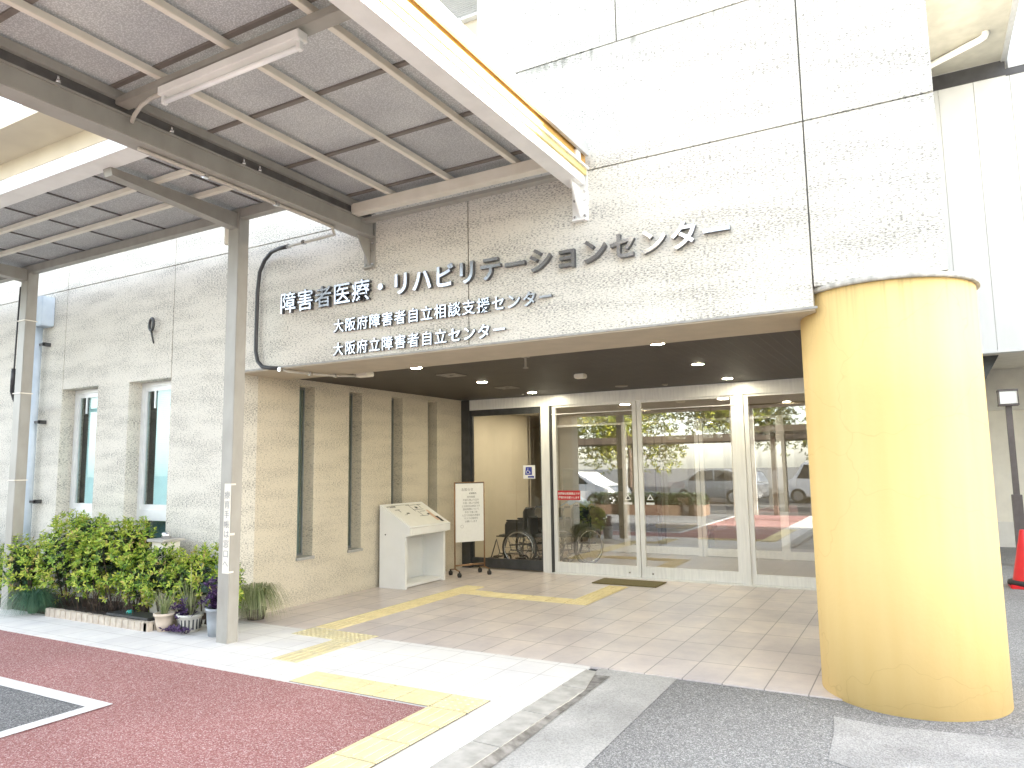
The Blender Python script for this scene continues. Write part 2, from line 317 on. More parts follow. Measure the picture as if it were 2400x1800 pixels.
# ------------------------------------------------------------------ mesh helpers
class MB:
    def __init__(s): s.bm = bmesh.new()
    def box(s, x0, x1, y0, y1, z0, z1, bev=0.):
        x0, x1 = min(x0, x1), max(x0, x1); y0, y1 = min(y0, y1), max(y0, y1); z0, z1 = min(z0, z1), max(z0, z1)
        v = [s.bm.verts.new(p) for p in ((x0,y0,z0),(x1,y0,z0),(x1,y1,z0),(x0,y1,z0),(x0,y0,z1),(x1,y0,z1),(x1,y1,z1),(x0,y1,z1))]
        f = [s.bm.faces.new([v[i] for i in q]) for q in ((0,3,2,1),(4,5,6,7),(0,1,5,4),(1,2,6,5),(2,3,7,6),(3,0,4,7))]
        if bev: bmesh.ops.bevel(s.bm, geom=list({e for a in f for e in a.edges}), offset=bev, segments=2, affect='EDGES')
        return s
    def obox(s, c, u, v, w_, bev=0.):
        """box from centre and three half-axis vectors"""
        c, u, v, w_ = map(Vector, (c, u, v, w_))
        P = [s.bm.verts.new(c+a*u+b*v+d*w_) for d in (-1, 1) for a, b in ((-1,-1),(1,-1),(1,1),(-1,1))]
        f = [s.bm.faces.new([P[i] for i in q]) for q in ((0,3,2,1),(4,5,6,7),(0,1,5,4),(1,2,6,5),(2,3,7,6),(3,0,4,7))]
        if bev: bmesh.ops.bevel(s.bm, geom=list({e for a in f for e in a.edges}), offset=bev, segments=2, affect='EDGES')
        return s
    def prism(s, poly, d):
        """closed polygon (3D points) swept by vector d"""
        d = Vector(d); a = [s.bm.verts.new(p) for p in poly]; b = [s.bm.verts.new(Vector(p)+d) for p in poly]
        s.bm.faces.new(a[::-1]); s.bm.faces.new(b); n = len(a)
        for i in range(n): s.bm.faces.new((a[i], a[(i+1) % n], b[(i+1) % n], b[i]))
        return s
    def quad(s, *p): s.bm.faces.new([s.bm.verts.new(q) for q in p]); return s
    def lathe(s, prof, c=(0, 0, 0), seg=24, a0=0., a1=2*math.pi, smooth=True):
        c = Vector(c); full = abs(a1-a0-2*math.pi) < 1e-6; k = seg if full else seg+1
        rings = [[s.bm.verts.new(c+Vector((r*math.cos(a0+(a1-a0)*i/seg), r*math.sin(a0+(a1-a0)*i/seg), z))) for i in range(k)] for r, z in prof]
        for A, B in zip(rings, rings[1:]):
            for i in range(seg):
                j = (i+1) % k
                f = s.bm.faces.new((A[i], A[j], B[j], B[i])); f.smooth = smooth
        for ring, fl in ((rings[0], True), (rings[-1], False)):
            if full: s.bm.faces.new(ring[::-1] if fl else ring)
        return s
    def cyl(s, p, q, r, r2=None, seg=12):
        return s.tube([p, q], r, seg, r2=r2)
    def tube(s, pts, r, seg=8, r2=None, closed=False):
        pts = [Vector(p) for p in pts]; n = len(pts); rings = []; prev = None
        for i, p in enumerate(pts):
            if closed: d = pts[(i+1) % n]-pts[i-1]
            else: d = (pts[min(i+1, n-1)]-pts[max(i-1, 0)])
            d.normalize()
            a = d.cross(Vector((0, 0, 1))) if prev is None else prev-d*prev.dot(d)
            if a.length < 1e-4: a = d.cross(Vector((1, 0, 0)))
            a.normalize(); prev = a; b = d.cross(a)
            rr = r if r2 is None else r+(r2-r)*i/max(1, n-1)
            rings.append([s.bm.verts.new(p+a*rr*math.cos(2*math.pi*k/seg)+b*rr*math.sin(2*math.pi*k/seg)) for k in range(seg)])
        for i in range(n if closed else n-1):
            A, B = rings[i], rings[(i+1) % n]
            for k in range(seg):
                f = s.bm.faces.new((A[k], A[(k+1) % seg], B[(k+1) % seg], B[k])); f.smooth = True
        if not closed:
            s.bm.faces.new(rings[0][::-1]); s.bm.faces.new(rings[-1])
        return s
    def ring(s, c, axis, R_, r, seg=40, ts=8):
        c = Vector(c); q = Vector(axis).to_track_quat('Z', 'Y')
        return s.tube([c+q @ Vector((R_*math.cos(2*math.pi*i/seg), R_*math.sin(2*math.pi*i/seg), 0)) for i in range(seg)], r, ts, closed=True)
    def disc(s, c, r, z=None, seg=24, up_=False):
        v = [s.bm.verts.new((c[0]+r*math.cos(2*math.pi*i/seg), c[1]+r*math.sin(2*math.pi*i/seg), c[2])) for i in range(seg)]
        s.bm.faces.new(v if up_ else v[::-1]); return s
    def build(s, name, m, parent=None, label=None):
        me = bpy.data.meshes.new(name); s.bm.normal_update(); s.bm.to_mesh(me); s.bm.free()
        o = bpy.data.objects.new(name, me); COL.objects.link(o)
        me.materials.append(M[m] if isinstance(m, str) else m)
        if parent:
            o.parent = parent
            if parent.type == 'EMPTY' and parent.parent is None: o.matrix_parent_inverse = Matrix.Translation(parent.location).inverted()
        if label: o['label'] = label
        return o
def tag(o, label, cat, group=None):
    o['label'] = label; o['category'] = cat
    if group: o['group'] = group
    return o
def thing(name, label, cat, loc=(0, 0, 0), group=None):
    o = bpy.data.objects.new(name, None); COL.objects.link(o); o.location = loc; o.empty_display_size = .1
    return tag(o, label, cat, group)
def struct(o): o['kind'] = 'structure'; return o
def dup(root, delta, label=None, rotz=None):
    r = root.copy(); COL.objects.link(r); r.location = Vector(root.location)+Vector(delta)
    if label: r['label'] = label
    if rotz is not None: r.rotation_euler.z = rotz
    for ch in list(root.children):
        c = ch.copy(); COL.objects.link(c); c.parent = r
        for g in list(ch.children):
            d = g.copy(); COL.objects.link(d); d.parent = c
    return r
def kids(o): return list(o.children)
def text_mesh(body, size, depth, offset=0.0):
    c = bpy.data.curves.new('t', 'FONT'); c.body = body; c.size = size; c.extrude = depth/2; c.offset = offset; c.align_x = 'CENTER'; c.resolution_u = 3
    o = bpy.data.objects.new('t', c); COL.objects.link(o); bpy.context.view_layer.update()
    me = bpy.data.meshes.new_from_object(o.evaluated_get(bpy.context.evaluated_depsgraph_get()))
    COL.objects.unlink(o); bpy.data.objects.remove(o); return me
def text_obj(name, body, size, depth, m, mat4, parent=None, offset=0.0):
    me = text_mesh(body, size, depth, offset); me.transform(mat4); me.name = name
    me.materials.clear(); me.materials.append(M[m]); o = bpy.data.objects.new(name, me); COL.objects.link(o)
    if parent: o.parent = parent
    if parent and parent.parent is None: o.matrix_parent_inverse = Matrix.Translation(parent.location).inverted()
    return o
def frame_mat(origin, xdir, updir):
    x = Vector(xdir).normalized(); y = Vector(updir).normalized(); z = x.cross(y)
    return Matrix.Translation(origin) @ Matrix((x, y, z)).transposed().to_4x4()
FRONT = lambda p: frame_mat(p, (1, 0, 0), (0, 0, 1))

# ================================================================== GROUND
G = 0.0
def slope(y): return -0.012-0.018*max(0., -y) if y < 0.07 else -0.012
mb = MB()   # one sheet to the horizon
xs = [-300, -60, -20, 0, 4, 8, 20, 60, 300]; ys = [-300, -60, -25, -12, -6, -4, -2, 0.07, 6, 14, 40, 300]
gv = {(i, j): mb.bm.verts.new((x, y, -0.13 if y <= -4 else slope(y)-(0.004 if y >= .07 else 0))) for i, x in enumerate(xs) for j, y in enumerate(ys)}
for i in range(len(xs)-1):
    for j in range(len(ys)-1):
        mb.bm.faces.new((gv[i, j], gv[i+1, j], gv[i+1, j+1], gv[i, j+1]))
struct(mb.build('asphalt_ground', 'asphalt'))
# raised walk slab west of the kerb: pavers, red asphalt, bay, lines
struct(MB().box(-30, 4.10, -1.305, 0.07, -.15, 0.0).build('sidewalk', 'paver'))
struct(MB().box(-30, 3.515, -9, -1.309, -.15, -0.006).build('red_pavement', 'redasph'))
struct(MB().box(3.515, 4.10, -9, -1.309, -.15, -0.002).build('side_walkway', 'paver'))
struct(MB().quad((-30, -9, -.002), (1.43, -9, -.002), (1.43, -2.35, -.002), (-30, -2.35, -.002)).build('parking_bay', 'bayasph'))
mb = MB(); mb.quad((-30, -2.36, .002), (1.43, -2.36, .002), (1.545, -2.235, .002), (-30, -2.235, .002)); mb.quad((1.43, -9, .002), (1.545, -9, .002), (1.545, -2.237, .002), (1.43, -2.361, .002))
struct(mb.build('parking_line', 'line'))
struct(MB().box(-.0, 6.35, .072, 4.50, -.15, 0.0).build('entrance_floor', 'tile'))
# tactile paving
def tactile(bars, domes, name, m, z=0.006):
    mb = MB()
    for (x0, x1, y0, y1, d) in bars:
        g = .006; mb.box(x0+g, x1-g, y0+g, y1-g, -.002, z)
        for k in range(4):
            if d == 'x': yc = y0+(y1-y0)*(k+.5)/4; mb.box(x0+.02, x1-.02, yc-.011, yc+.011, z-.001, z+.005)
            else: xc = x0+(x1-x0)*(k+.5)/4; mb.box(xc-.011, xc+.011, y0+.02, y1-.02, z-.001, z+.005)
    for (x0, x1, y0, y1) in domes:
        g = .006; mb.box(x0+g, x1-g, y0+g, y1-g, -.002, z)
        for a in range(5):
            for b in range(5):
                mb.lathe([(.016, z-.001), (.013, z+.004), (.006, z+.006)], (x0+(x1-x0)*(a+.5)/5, y0+(y1-y0)*(b+.5)/5, 0), 8)
    return struct(mb.build(name, m))
struct(MB().box(2.232, 3.833, -1.304, -1.012, -.01, .0012).box(3.517, 3.833, -4.01, -1.3045, -.01, .0012).build('tactile_bed', 'dirt2'))
B = []; x = 2.235
for wd in (.302, .302, .195, .195, .295): B.append((x, x+wd, -1.303, -1.015, 'x')); x += wd
D = [(x, 3.83, -1.303, -1.015)]
yy = -1.305
for k in range(9): B.append((3.519, 3.83, yy-.30, yy, 'y')); yy -= .30
tactile(B, D, 'tactile_edge', 'tact')
B2 = []; yy = .17
while yy < 2.35: B2.append((1.05, 1.345, yy, min(yy+.3, 2.42), 'y')); yy += .3
xx = 1.645
while xx < 2.75: B2.append((xx, min(xx+.3, 2.79), 2.37, 2.665, 'x')); xx += .3
yy = 2.665
while yy < 3.7: B2.append((2.79, 3.065, yy, min(yy+.29, 3.74), 'y')); yy += .29
tactile(B2, [(1.05, 1.345, 2.42, 2.70), (1.05, 1.345, 2.70, 2.98), (1.345, 1.645, 2.42, 2.70), (2.79, 3.065, 2.37, 2.665)], 'tactile_path', 'tact')
tactile([(1.60, 1.90, -.30*k-.30, -.30*k, 'y') for k in range(1, 3)], [(1.05, 1.35, -.15, .15), (1.35, 1.62, -.15, .15), (1.62, 1.90, -.15, .15), (1.60, 1.90, -.30, -.152)], 'tactile_crossing', 'tact_old', .004)
# kerb stones and apron
mb = MB(); ks = [-.02, -.48, -1.08, -1.68, -2.28, -2.88, -3.48, -4.08, -4.68, -5.28, -5.88]
for a, b in zip(ks, ks[1:]):
    wa = .085 if a > -.1 else .20
    mb.prism([(4.107, a-.006, .0), (4.107, b+.006, .0), (4.29, b+.006, -.004), ((4.19 if a > -.1 else 4.29), a-.006, -.004)], (0, 0, -.2))
struct(mb.build('kerb', 'curb'))
mb = MB()
for a, b in ((.068, -1), (-1, -2), (-2, -3), (-3, -4), (-4, -6)):
    f = lambda y: (-.13 if y <= -4 else slope(y))+.006
    mb.quad((4.18, a, f(a)), (4.18, b, f(b)), (4.80, b, f(b)), (4.80, a, f(a)))
struct(mb.build('concrete_apron', 'concrete'))
mb = MB(); f = lambda y: (-.13 if y <= -4 else slope(y))+.010
for a, b in ((-.1, -1), (-1, -2), (-2, -3), (-3, -4)): mb.quad((4.2915 if a < -.2 else 4.21, a, -.009), (4.2915, b, -.009), (4.345+.015*math.sin(9*b), b, f(b)), (4.345+.015*math.sin(9*a), a, f(a)))
struct(mb.build('gutter_dirt', 'dirt'))
mb = MB(); f = lambda y: (-.13 if y <= -4 else slope(y))+.003
for a, b in ((.068, -2), (-2, -4), (-4, -4.6)): mb.quad((4.79, a, f(a)), (4.79, b, f(b)), (13, b, f(b)), (13, a, f(a)))
for a, b in ((10.8, 4), (4, .068)): mb.quad((6.36, a, -.0125), (6.36, b, -.0125), (13, b, -.0125), (13, a, -.0125))
struct(mb.build('asphalt_drive', 'drive'))
mb = MB(); f = lambda y: slope(y)+.005
pp = [(5.90, -.27), (5.93, -.55), (5.94, -.98), (6.15, -1.07), (6.6, -1.02), (7.15, -.75), (7.1, -.4), (6.9, -.20), (6.5, -.27), (6.2, -.31)]
vs = [mb.bm.verts.new((x, y, f(y))) for x, y in pp]; cv = mb.bm.verts.new((6.45, -.6, f(-.6)))
for i in range(len(vs)): mb.bm.faces.new((cv, vs[i-1], vs[i]))
struct(mb.build('repair_patch', 'patch'))
tag(MB().box(2.505, 3.405, 3.84, 4.29, 0.0, .014, .004).build('door_mat', 'mat'), 'olive brown door mat on the tiles before the sliding doors', 'mat')

# ================================================================== MAIN BUILDING
mainb = thing('main_building', 'white travertine textured entrance building with wide porch and big metal letters', 'building', (0, 0.3, 0))
ZB, ZJ, ZD = 2.67, 4.037, 5.098
g = .006
mb = MB(); jt = MB()
def pan(x0, x1, z0, z1, left=True, right=True, top=True, bot=True, y1=.30):
    mb.box(x0+(g if left else 0), x1-(g if right else 0), 0, y1, z0+(g if bot else 0), z1-(g if top else 0))
X1, X2, X3, X4, XR = -3.365, -1.125, 3.029, 5.913, 6.732
XL = -14.
for a, b in ((XL, X1), (X1, X2), (X2, X3)):
    pan(a, b, ZJ, ZD, left=a != XL, right=True, top=False)
pan(X3, X4, ZJ, ZD); pan(X4, XR, ZJ, ZD, right=False)
pan(3.15, 4.512, ZD, 8.1, left=False, top=False); pan(4.512, X4, ZD, 8.1, top=False); pan(X4, XR, ZD, 8.1, right=False, top=False)
pan(X4, XR, 2.812, ZJ, right=False, bot=False)
pan(0, X3, ZB, ZJ, left=False, bot=False, y1=.74); pan(X3, X4, ZB, ZJ, bot=False, y1=.74)
# lower left wall with two window openings
pan(XL, X1, -.1, ZJ, left=False, bot=False)
for (xa, xb) in ((-3.365, -2.565), (-1.925, -1.125)):
    pan(xa, xb, 2.683, ZJ, left=xa == X1, right=xb == X2, bot=False); pan(xa, xb, -.1, .62, left=xa == X1, right=xb == X2, top=False, bot=False)
pan(-2.565, -1.925, -.1, ZJ, left=False, right=False, bot=False)
pan(X2, 0, -.1, ZJ, right=False, bot=False)
mb.build('front_wall', 'wall', mainb)
for (a, b, c, d) in ((XL, X4+.4, ZJ-.03, ZJ+.03), (3.0, XR-.01, ZD-.03, ZD+.03)): jt.box(a, b, .03, .1, c, d)
for xj, z0, z1 in ((X1, 2.7, ZD-.01), (X2, 2.7, ZD-.01), (X3, ZB+.01, ZD-.04), (X4, 2.9, 8), (4.512, ZD, 8)): jt.box(xj-.03, xj+.03, .031, .11, z0, z1)
jt.build('wall_joints', 'joint', mainb)
# recess left wall with four slit windows
slots = [(.93, 1.187), (1.81, 2.06), (2.685, 2.94), (3.56, 3.80)]
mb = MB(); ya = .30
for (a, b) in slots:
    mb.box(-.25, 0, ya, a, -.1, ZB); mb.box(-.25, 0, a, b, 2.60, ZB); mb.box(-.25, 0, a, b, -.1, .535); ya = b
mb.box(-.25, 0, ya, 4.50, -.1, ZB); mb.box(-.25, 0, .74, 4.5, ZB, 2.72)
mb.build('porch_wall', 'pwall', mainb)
for (a, b) in slots:
    wn = MB().box(-.19, -.165, a-.0, a+.016, .54, 2.6).box(-.19, -.165, b-.016, b, .54, 2.6).box(-.19, -.165, a+.016, b-.016, 2.57, 2.6).box(-.19, -.165, a+.016, b-.016, .54, .575).build('slit_window', 'gframe', mainb)
    MB().box(-.181, -.174, a+.016, b-.016, .575, 2.57).build('pane', 'wglass', wn)
    MB().box(-.235, -.225, a, b, .54, 2.6).build('curtain', 'curt', wn)
    MB().box(-.165, .028, a-.012, b+.012, .515, .548).build('sill', 'lip', wn)
# left windows
for (xa, xb) in ((-3.365, -2.565), (-1.925, -1.125)):
    f = MB(); y0, y1 = .17, .225
    f.box(xa, xa+.05, y0, y1, .62, 2.68).box(xb-.05, xb, y0, y1, .62, 2.68).box(xa+.05, xb-.05, y0, y1, 2.63, 2.68).box(xa+.05, xb-.05, y0, y1, 1.00, 1.13).box(xa+.05, xb-.05, y0, y1, .62, .71)
    f.box(xa+.05, xa+.10, y0+.015, y1-.01, 1.13, 2.63).box(xb-.10, xb-.05, y0+.015, y1-.01, 1.13, 2.63).box(xa+.10, xb-.10, y0+.015, y1-.01, 2.575, 2.63).box(xa+.10, xb-.10, y0+.015, y1-.01, 1.13, 1.19)
    fo = f.build('window', 'wframe', mainb)
    MB().box(xa+.05, xb-.05, .196, .202, .71, 1.0).box(xa+.10, xb-.10, .196, .202, 1.19, 2.575).build('pane', 'wglass', fo)
    MB().box(xa+.235, xa+.262, .182, .196, 2.36, 2.575).build('handle', 'wframe', fo)
    bl = MB(); z = 1.0
    while z < 2.6: bl.obox(((xa+xb)/2+.11, .25, z), (.31, 0, 0), (0, .0055, .0118), (0, -.0008, .0004)); z += .0235
    bl.build('blind', 'blind', mainb)
    MB().box(xa+.05, xb-.05, .32, .33, .6, 1.02).build('screen', pm('teal grey roller', (.10, .17, .18), (.08, .14, .15), 20, .8), fo)
    MB().box(xa, xb, .02, .17, .60, .628).build('sill', 'lip', fo)
# dark room behind left windows
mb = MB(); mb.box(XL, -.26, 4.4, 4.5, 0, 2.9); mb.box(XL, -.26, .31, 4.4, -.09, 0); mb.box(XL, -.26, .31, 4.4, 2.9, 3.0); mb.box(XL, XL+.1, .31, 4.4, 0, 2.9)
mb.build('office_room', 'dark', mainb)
# beam underside and ceiling
MB().box(0.0, X4, .0, .745, 2.640, ZB-.001).build('beam_soffit', 'fascia', mainb)
MB().box(0.0, X4+.02, -.012, 0.0, 2.652, 2.668).build('drip_edge', 'lip', mainb)
MB().box(-.0, XR, .745, 4.56, ZB, ZB+.06).build('porch_ceiling', 'ceil', mainb)
MB().box(XR-.22, XR, .95, 4.5, -.1, 2.812).box(XR-.22, XR, .30, 10.9, 2.812, 8.1).build('side_wall', 'wall', mainb)
MB().box(XL, 3.14, -.02, .30, ZD, ZD+.05).build('parapet_cap', 'lip', mainb)
MB().box(XL, 3.14, .30, .87, ZD-.1, ZD).build('ledge_roof', 'lip', mainb)
MB().box(3.15, 3.4, .30, .87, ZD, 8.1).build('block_return', 'wall', mainb)
MB().box(3.15, XR+.02, -.02, 10.9, 8.1, 8.3).box(-20, 3.15, 4, 10.9, 7.3, 7.5).build('roof_slab', 'lip', mainb)
# set-back upper storey on the left
mb = MB(); mb.box(-20, 3.15, .87, 1.1, 6.70, 7.0); mb.box(-20, 3.15, .87, 1.1, 5.0, 5.75)
wx = -12.0; wins = []
while wx < 1.6: wins.append((wx, wx+1.45)); wx += 1.75
px_ = -20
for a, b in wins: mb.box(px_, a, .87, 1.1, 5.75, 6.70); px_ = b
mb.box(px_, 3.15, .87, 1.1, 5.75, 6.70); mb.build('upper_wall', 'soffl', mainb)
for a, b in wins:
    f = MB().box(a, a+.05, .92, .98, 5.75, 6.7).box(b-.05, b, .92, .98, 5.75, 6.7).box(a+.05, b-.05, .92, .98, 6.64, 6.7).box((a+b)/2-.03, (a+b)/2+.03, .92, .98, 5.8, 6.64).box(a+.05, b-.05, .92, .98, 5.75, 5.8).build('window', 'brass', mainb)
    MB().box(a+.05, b-.05, .945, .953, 5.8, 6.64).build('pane', 'wglass', f)
MB().box(-20, 3.14, 1.5, 1.6, 5, 7).build('upper_room', 'dark', mainb)
mb = MB(); mb.box(-20, 3.15, .17, 4, 7.0, 7.22)
ev = mb.build('eaves', 'soffl', mainb)
mb = MB()
for k in range(14): mb.box(1.9-.02*k+0*k, 3.14, .86, .868, 6.45+.024*k+.006, 6.45+.024*k+.018) if False else mb.obox((2.45, .835, 6.475+k*.024), (.68, 0, 0), (0, .02, -.008), (0, .002, .003))
mb.box(1.77, 3.13, .80, .868, 6.43, 6.46).box(1.77, 3.13, .80, .868, 6.815, 6.845)
mb.build('louver', 'white', mainb); MB().box(1.8, 3.1, .860, .869, 6.46, 6.815).build('louver_back', 'dark', mainb)
# eaves towards the annex on the right
MB().box(XR+.002, 8.05, .3, 7.98, 7.93, 8.05).build('side_eaves', 'soffit', mainb)
MB().box(8.051, 8.13, .3, 7.98, 7.90, 8.3).build('eaves_fascia', 'gutter', mainb)
# lobby shell behind the doors
mb = MB(); mb.box(-.35, -.25, 4.60, 7.3, 0, 2.6); mb.box(XR-.1, XR, 4.6, 7.3, 0, 2.6)
mb.box(-6, -5.9, 7.3, 13, 0, 2.7); mb.box(XR, XR+.1, 7.3, 13, 0, 2.7); mb.box(-6, XR+.1, 13, 13.1, 0, 2.7); mb.box(-6, -.25, 7.25, 7.35, 0, 2.7)
mb.build('lobby_wall', 'room', mainb)
MB().box(-.35, XR, 4.62, 7.3, 2.58, 2.64).box(-6, XR+.1, 7.3, 13.1, 2.7, 2.8).build('lobby_ceiling', 'roomc', mainb)
MB().box(-.35, XR, 4.50, 7.3, -.1, 0).box(-6, XR+.1, 7.3, 13.1, -.1, -.001).build('lobby_floor', 'ltile', mainb)
MB().box(.15, .6, 12.9, 12.99, 0, 2.05).build('inner_door', 'brown', mainb)
MB().box(-2.2, -.2, 12.95, 12.99, .9, 1.5).build('notice_board', pm('green board', (.12, .16, .12), (.1, .13, .1), 8, .7), mainb)

# column
colm = thing('round_column', 'thick round column painted yellow with grey cap at the porch corner', 'column', (6.333, .474, 0))
MB().lathe([(.575, -.12), (.575, 1.0), (.575, 2.0), (.575, 2.772)], (6.333, .474, 0), 96).build('shaft', 'yellow', colm)
MB().lathe([(.60, 2.773), (.60, 2.808)], (6.333, .474, 0), 96).build('cap', 'cap', colm)

# lettering
def lettering(txt, x0, pitch, size, zc, name, label, off, depth=.036):
    t = thing(name, label, 'sign', (x0, -.01, zc-.38*size))
    for i, ch in enumerate(txt):
        o = text_obj('letter', ch, size, depth, 'letter', FRONT((x0+pitch*(i+.5), -.012-depth/2, zc-.37*size)), t, off if ord(ch) < 0x3400 else off*.25)
        o.data.materials.append(M['letter_side'])
        for p in o.data.polygons: p.material_index = 0 if abs(p.normal.y) > .7 else 1
    return t
lettering('障害者医療・リハビリテーションセンター', .69, .2476, .236, 3.325, 'metal_lettering', 'large brushed steel Japanese letters, topmost and longest row above the porch', .0052, .042)
lettering('大阪府障害者自立相談支援センター', 1.435, .1542, .142, 3.003, 'metal_lettering', 'small steel Japanese letters, middle row under the large row', .0024, .03)
lettering('大阪府立障害者自立センター', 1.435, .1545, .142, 2.768, 'metal_lettering', 'small steel Japanese letters, lowest and shortest row just above the beam edge', .0024, .03)

# ================================================================== GLASS ENTRANCE
ent = thing('glass_entrance', 'silver framed glass front of the porch with two sliding doors', 'entrance', (3, 4.56, 0))
Y0, Y1 = 4.50, 4.60
MB().box(.15, 6.5, Y0, Y1, 2.50, 2.665).build('header', 'alu', ent)
MB().box(.0, .15, Y0-.02, Y1, 0, 2.665).build('side_frame', 'dkframe', ent)
for a, b in ((1.445, 1.585), (4.365, 4.475)): MB().box(a, b, Y0-.004, Y1+.004, 0, 2.5).build('mullion', 'alu', ent)
MB().box(1.585, 1.612, Y0, Y1-.01, 0, 2.5).build('mullion', 'dkframe', ent)
def leaf(kind, a, b, y, rail=.13, sm='alu', st=.06, head=2.5, gm='glass'):
    f = MB().box(a, b, y, y+.045, .012, rail+.012)
    f.box(a, b, y, y+.045, head-.03, head)
    f.box(a, a+st, y, y+.045, rail+.012, head-.03).box(b-st, b, y, y+.045, rail+.012, head-.03)
    o = f.build(kind, sm, ent)
    MB().box(a+st, b-st, y+.018, y+.028, rail+.012, head-.03).build('pane', gm, o)
    return o
fp = leaf('fixed_panel', .15, 1.445, 4.53, .15, 'dkframe', .035, gm='glassc')
MB().box(.15, 1.445, 4.515, 4.53, 2.40, 2.5).build('top_rail', 'dkframe', fp)
d1 = leaf('sliding_door', 1.62, 2.965, 4.535, .15)
d2 = leaf('sliding_door', 2.978, 4.365, 4.535, .15)
leaf('fixed_panel', 4.475, 6.5, 4.53, .13)
for d, x in ((d1, 2.80), (d2, 3.14)): MB().lathe([(.012, 0), (.012, .012)], (0, 0, 0), 12).build('lock', 'chrome', d).matrix_world = Matrix.Translation((x, 4.536, .07)) @ Matrix.Rotation(R(90), 4, 'X')
MB().box(1.6, 6.5, 4.45, 4.62, 0.0, .010).build('floor_track', 'alu', ent)
MB().box(1.62, 4.40, 4.515, 4.533, 2.36, 2.372).build('sensor_rail', 'alu', ent)
inn = thing('inner_entrance', 'second silver framed glass front inside, behind the sliding doors', 'entrance', (3, 7.3, 0))
MB().box(.3, XR-.1, 7.26, 7.34, 2.37, 2.58).build('header', 'vent', inn)
for a, b in ((.3, .38), (1.70, 1.80), (3.05, 3.12), (3.13, 3.20), (4.42, 4.55)): MB().box(a, b, 7.27, 7.33, 0, 2.37).build('mullion', 'alu', inn)
for a, b in ((.38, 1.70), (1.80, 3.05), (3.20, 4.42), (4.55, XR-.1)):
    o = MB().box(a, b, 7.28, 7.32, .012, .14).box(a, b, 7.28, 7.32, 2.33, 2.37).build('glass_panel', 'alu', inn)
    MB().box(a, b, 7.297, 7.303, .14, 2.33).build('pane', 'glass2', o)
# stickers on glass
def card(name, label, x0, x1, z0, z1, y, m, cat='sign'):
    return tag(MB().box(x0, x1, y-.002, y, z0, z1).build(name, m), label, cat)
c = card('access_sign', 'white card with blue wheelchair symbol stuck on the left fixed pane', 1.10, 1.31, 1.395, 1.60, 4.546, 'paper')
mb = MB()
def flatbox(x0, x1, z0, z1): mb.box(x0, x1, 4.5415, 4.5435, z0, z1)
ix, iz = 1.20, 1.515
mb.prism([(ix-.065, 4.5435, iz-.062), (ix+.055, 4.5435, iz-.062), (ix+.055, 4.5435, iz+.06), (ix-.05, 4.5435, iz+.06)], (0, -.002, 0))
flatbox(1.185, 1.29, 1.41, 1.435); mb.build('blue_print', 'blue', c)
mb = MB(); q = [(ix-.012+.028*math.cos(a), 4.541, iz-.02+.028*math.sin(a)) for a in [R(d) for d in range(100, 381, 20)]]
mb.tube(q, .0035, 6); mb.tube([(ix-.014, 4.541, iz+.025), (ix-.012, 4.541, iz-.004), (ix+.015, 4.541, iz-.004), (ix+.026, 4.541, iz-.04)], .0042, 6)
mb.lathe([(.008, 0), (.006, .006)], (ix-.014, 4.541, iz+.036), 10); mb.build('white_symbol', 'paper', c)
c = card('red_notice', 'red notice with two lines of white writing low on the left sliding door', 1.685, 2.055, 1.075, 1.215, 4.552, 'red')
text_obj('white_writing', '玄関前は駐車禁止です', .036, .001, 'paper', FRONT((1.87, 4.5492, 1.157)), c, .0008)
text_obj('white_writing', '御協力をお願いします', .034, .001, 'paper', FRONT((1.87, 4.5492, 1.10)), c, .0008)
for (x, lab) in ((2.80, 'white triangle sticker on the right edge of the left sliding door'), (3.13, 'white triangle sticker on the left edge of the right sliding door')):
    mb = MB(); mb.prism([(x-.05, 4.5515, 1.085), (x+.05, 4.5515, 1.085), (x, 4.5515, 1.17)], (0, -.002, 0)); mb.box(x-.06, x+.06, 4.5495, 4.5515, 1.02, 1.05)
    o = tag(mb.build('warning_sticker', 'paper'), lab, 'sticker', 'door stickers')
    MB().prism([(x-.026, 4.549, 1.097), (x+.026, 4.549, 1.097), (x, 4.549, 1.14)], (0, -.001, 0)).build('print', 'ink', o)

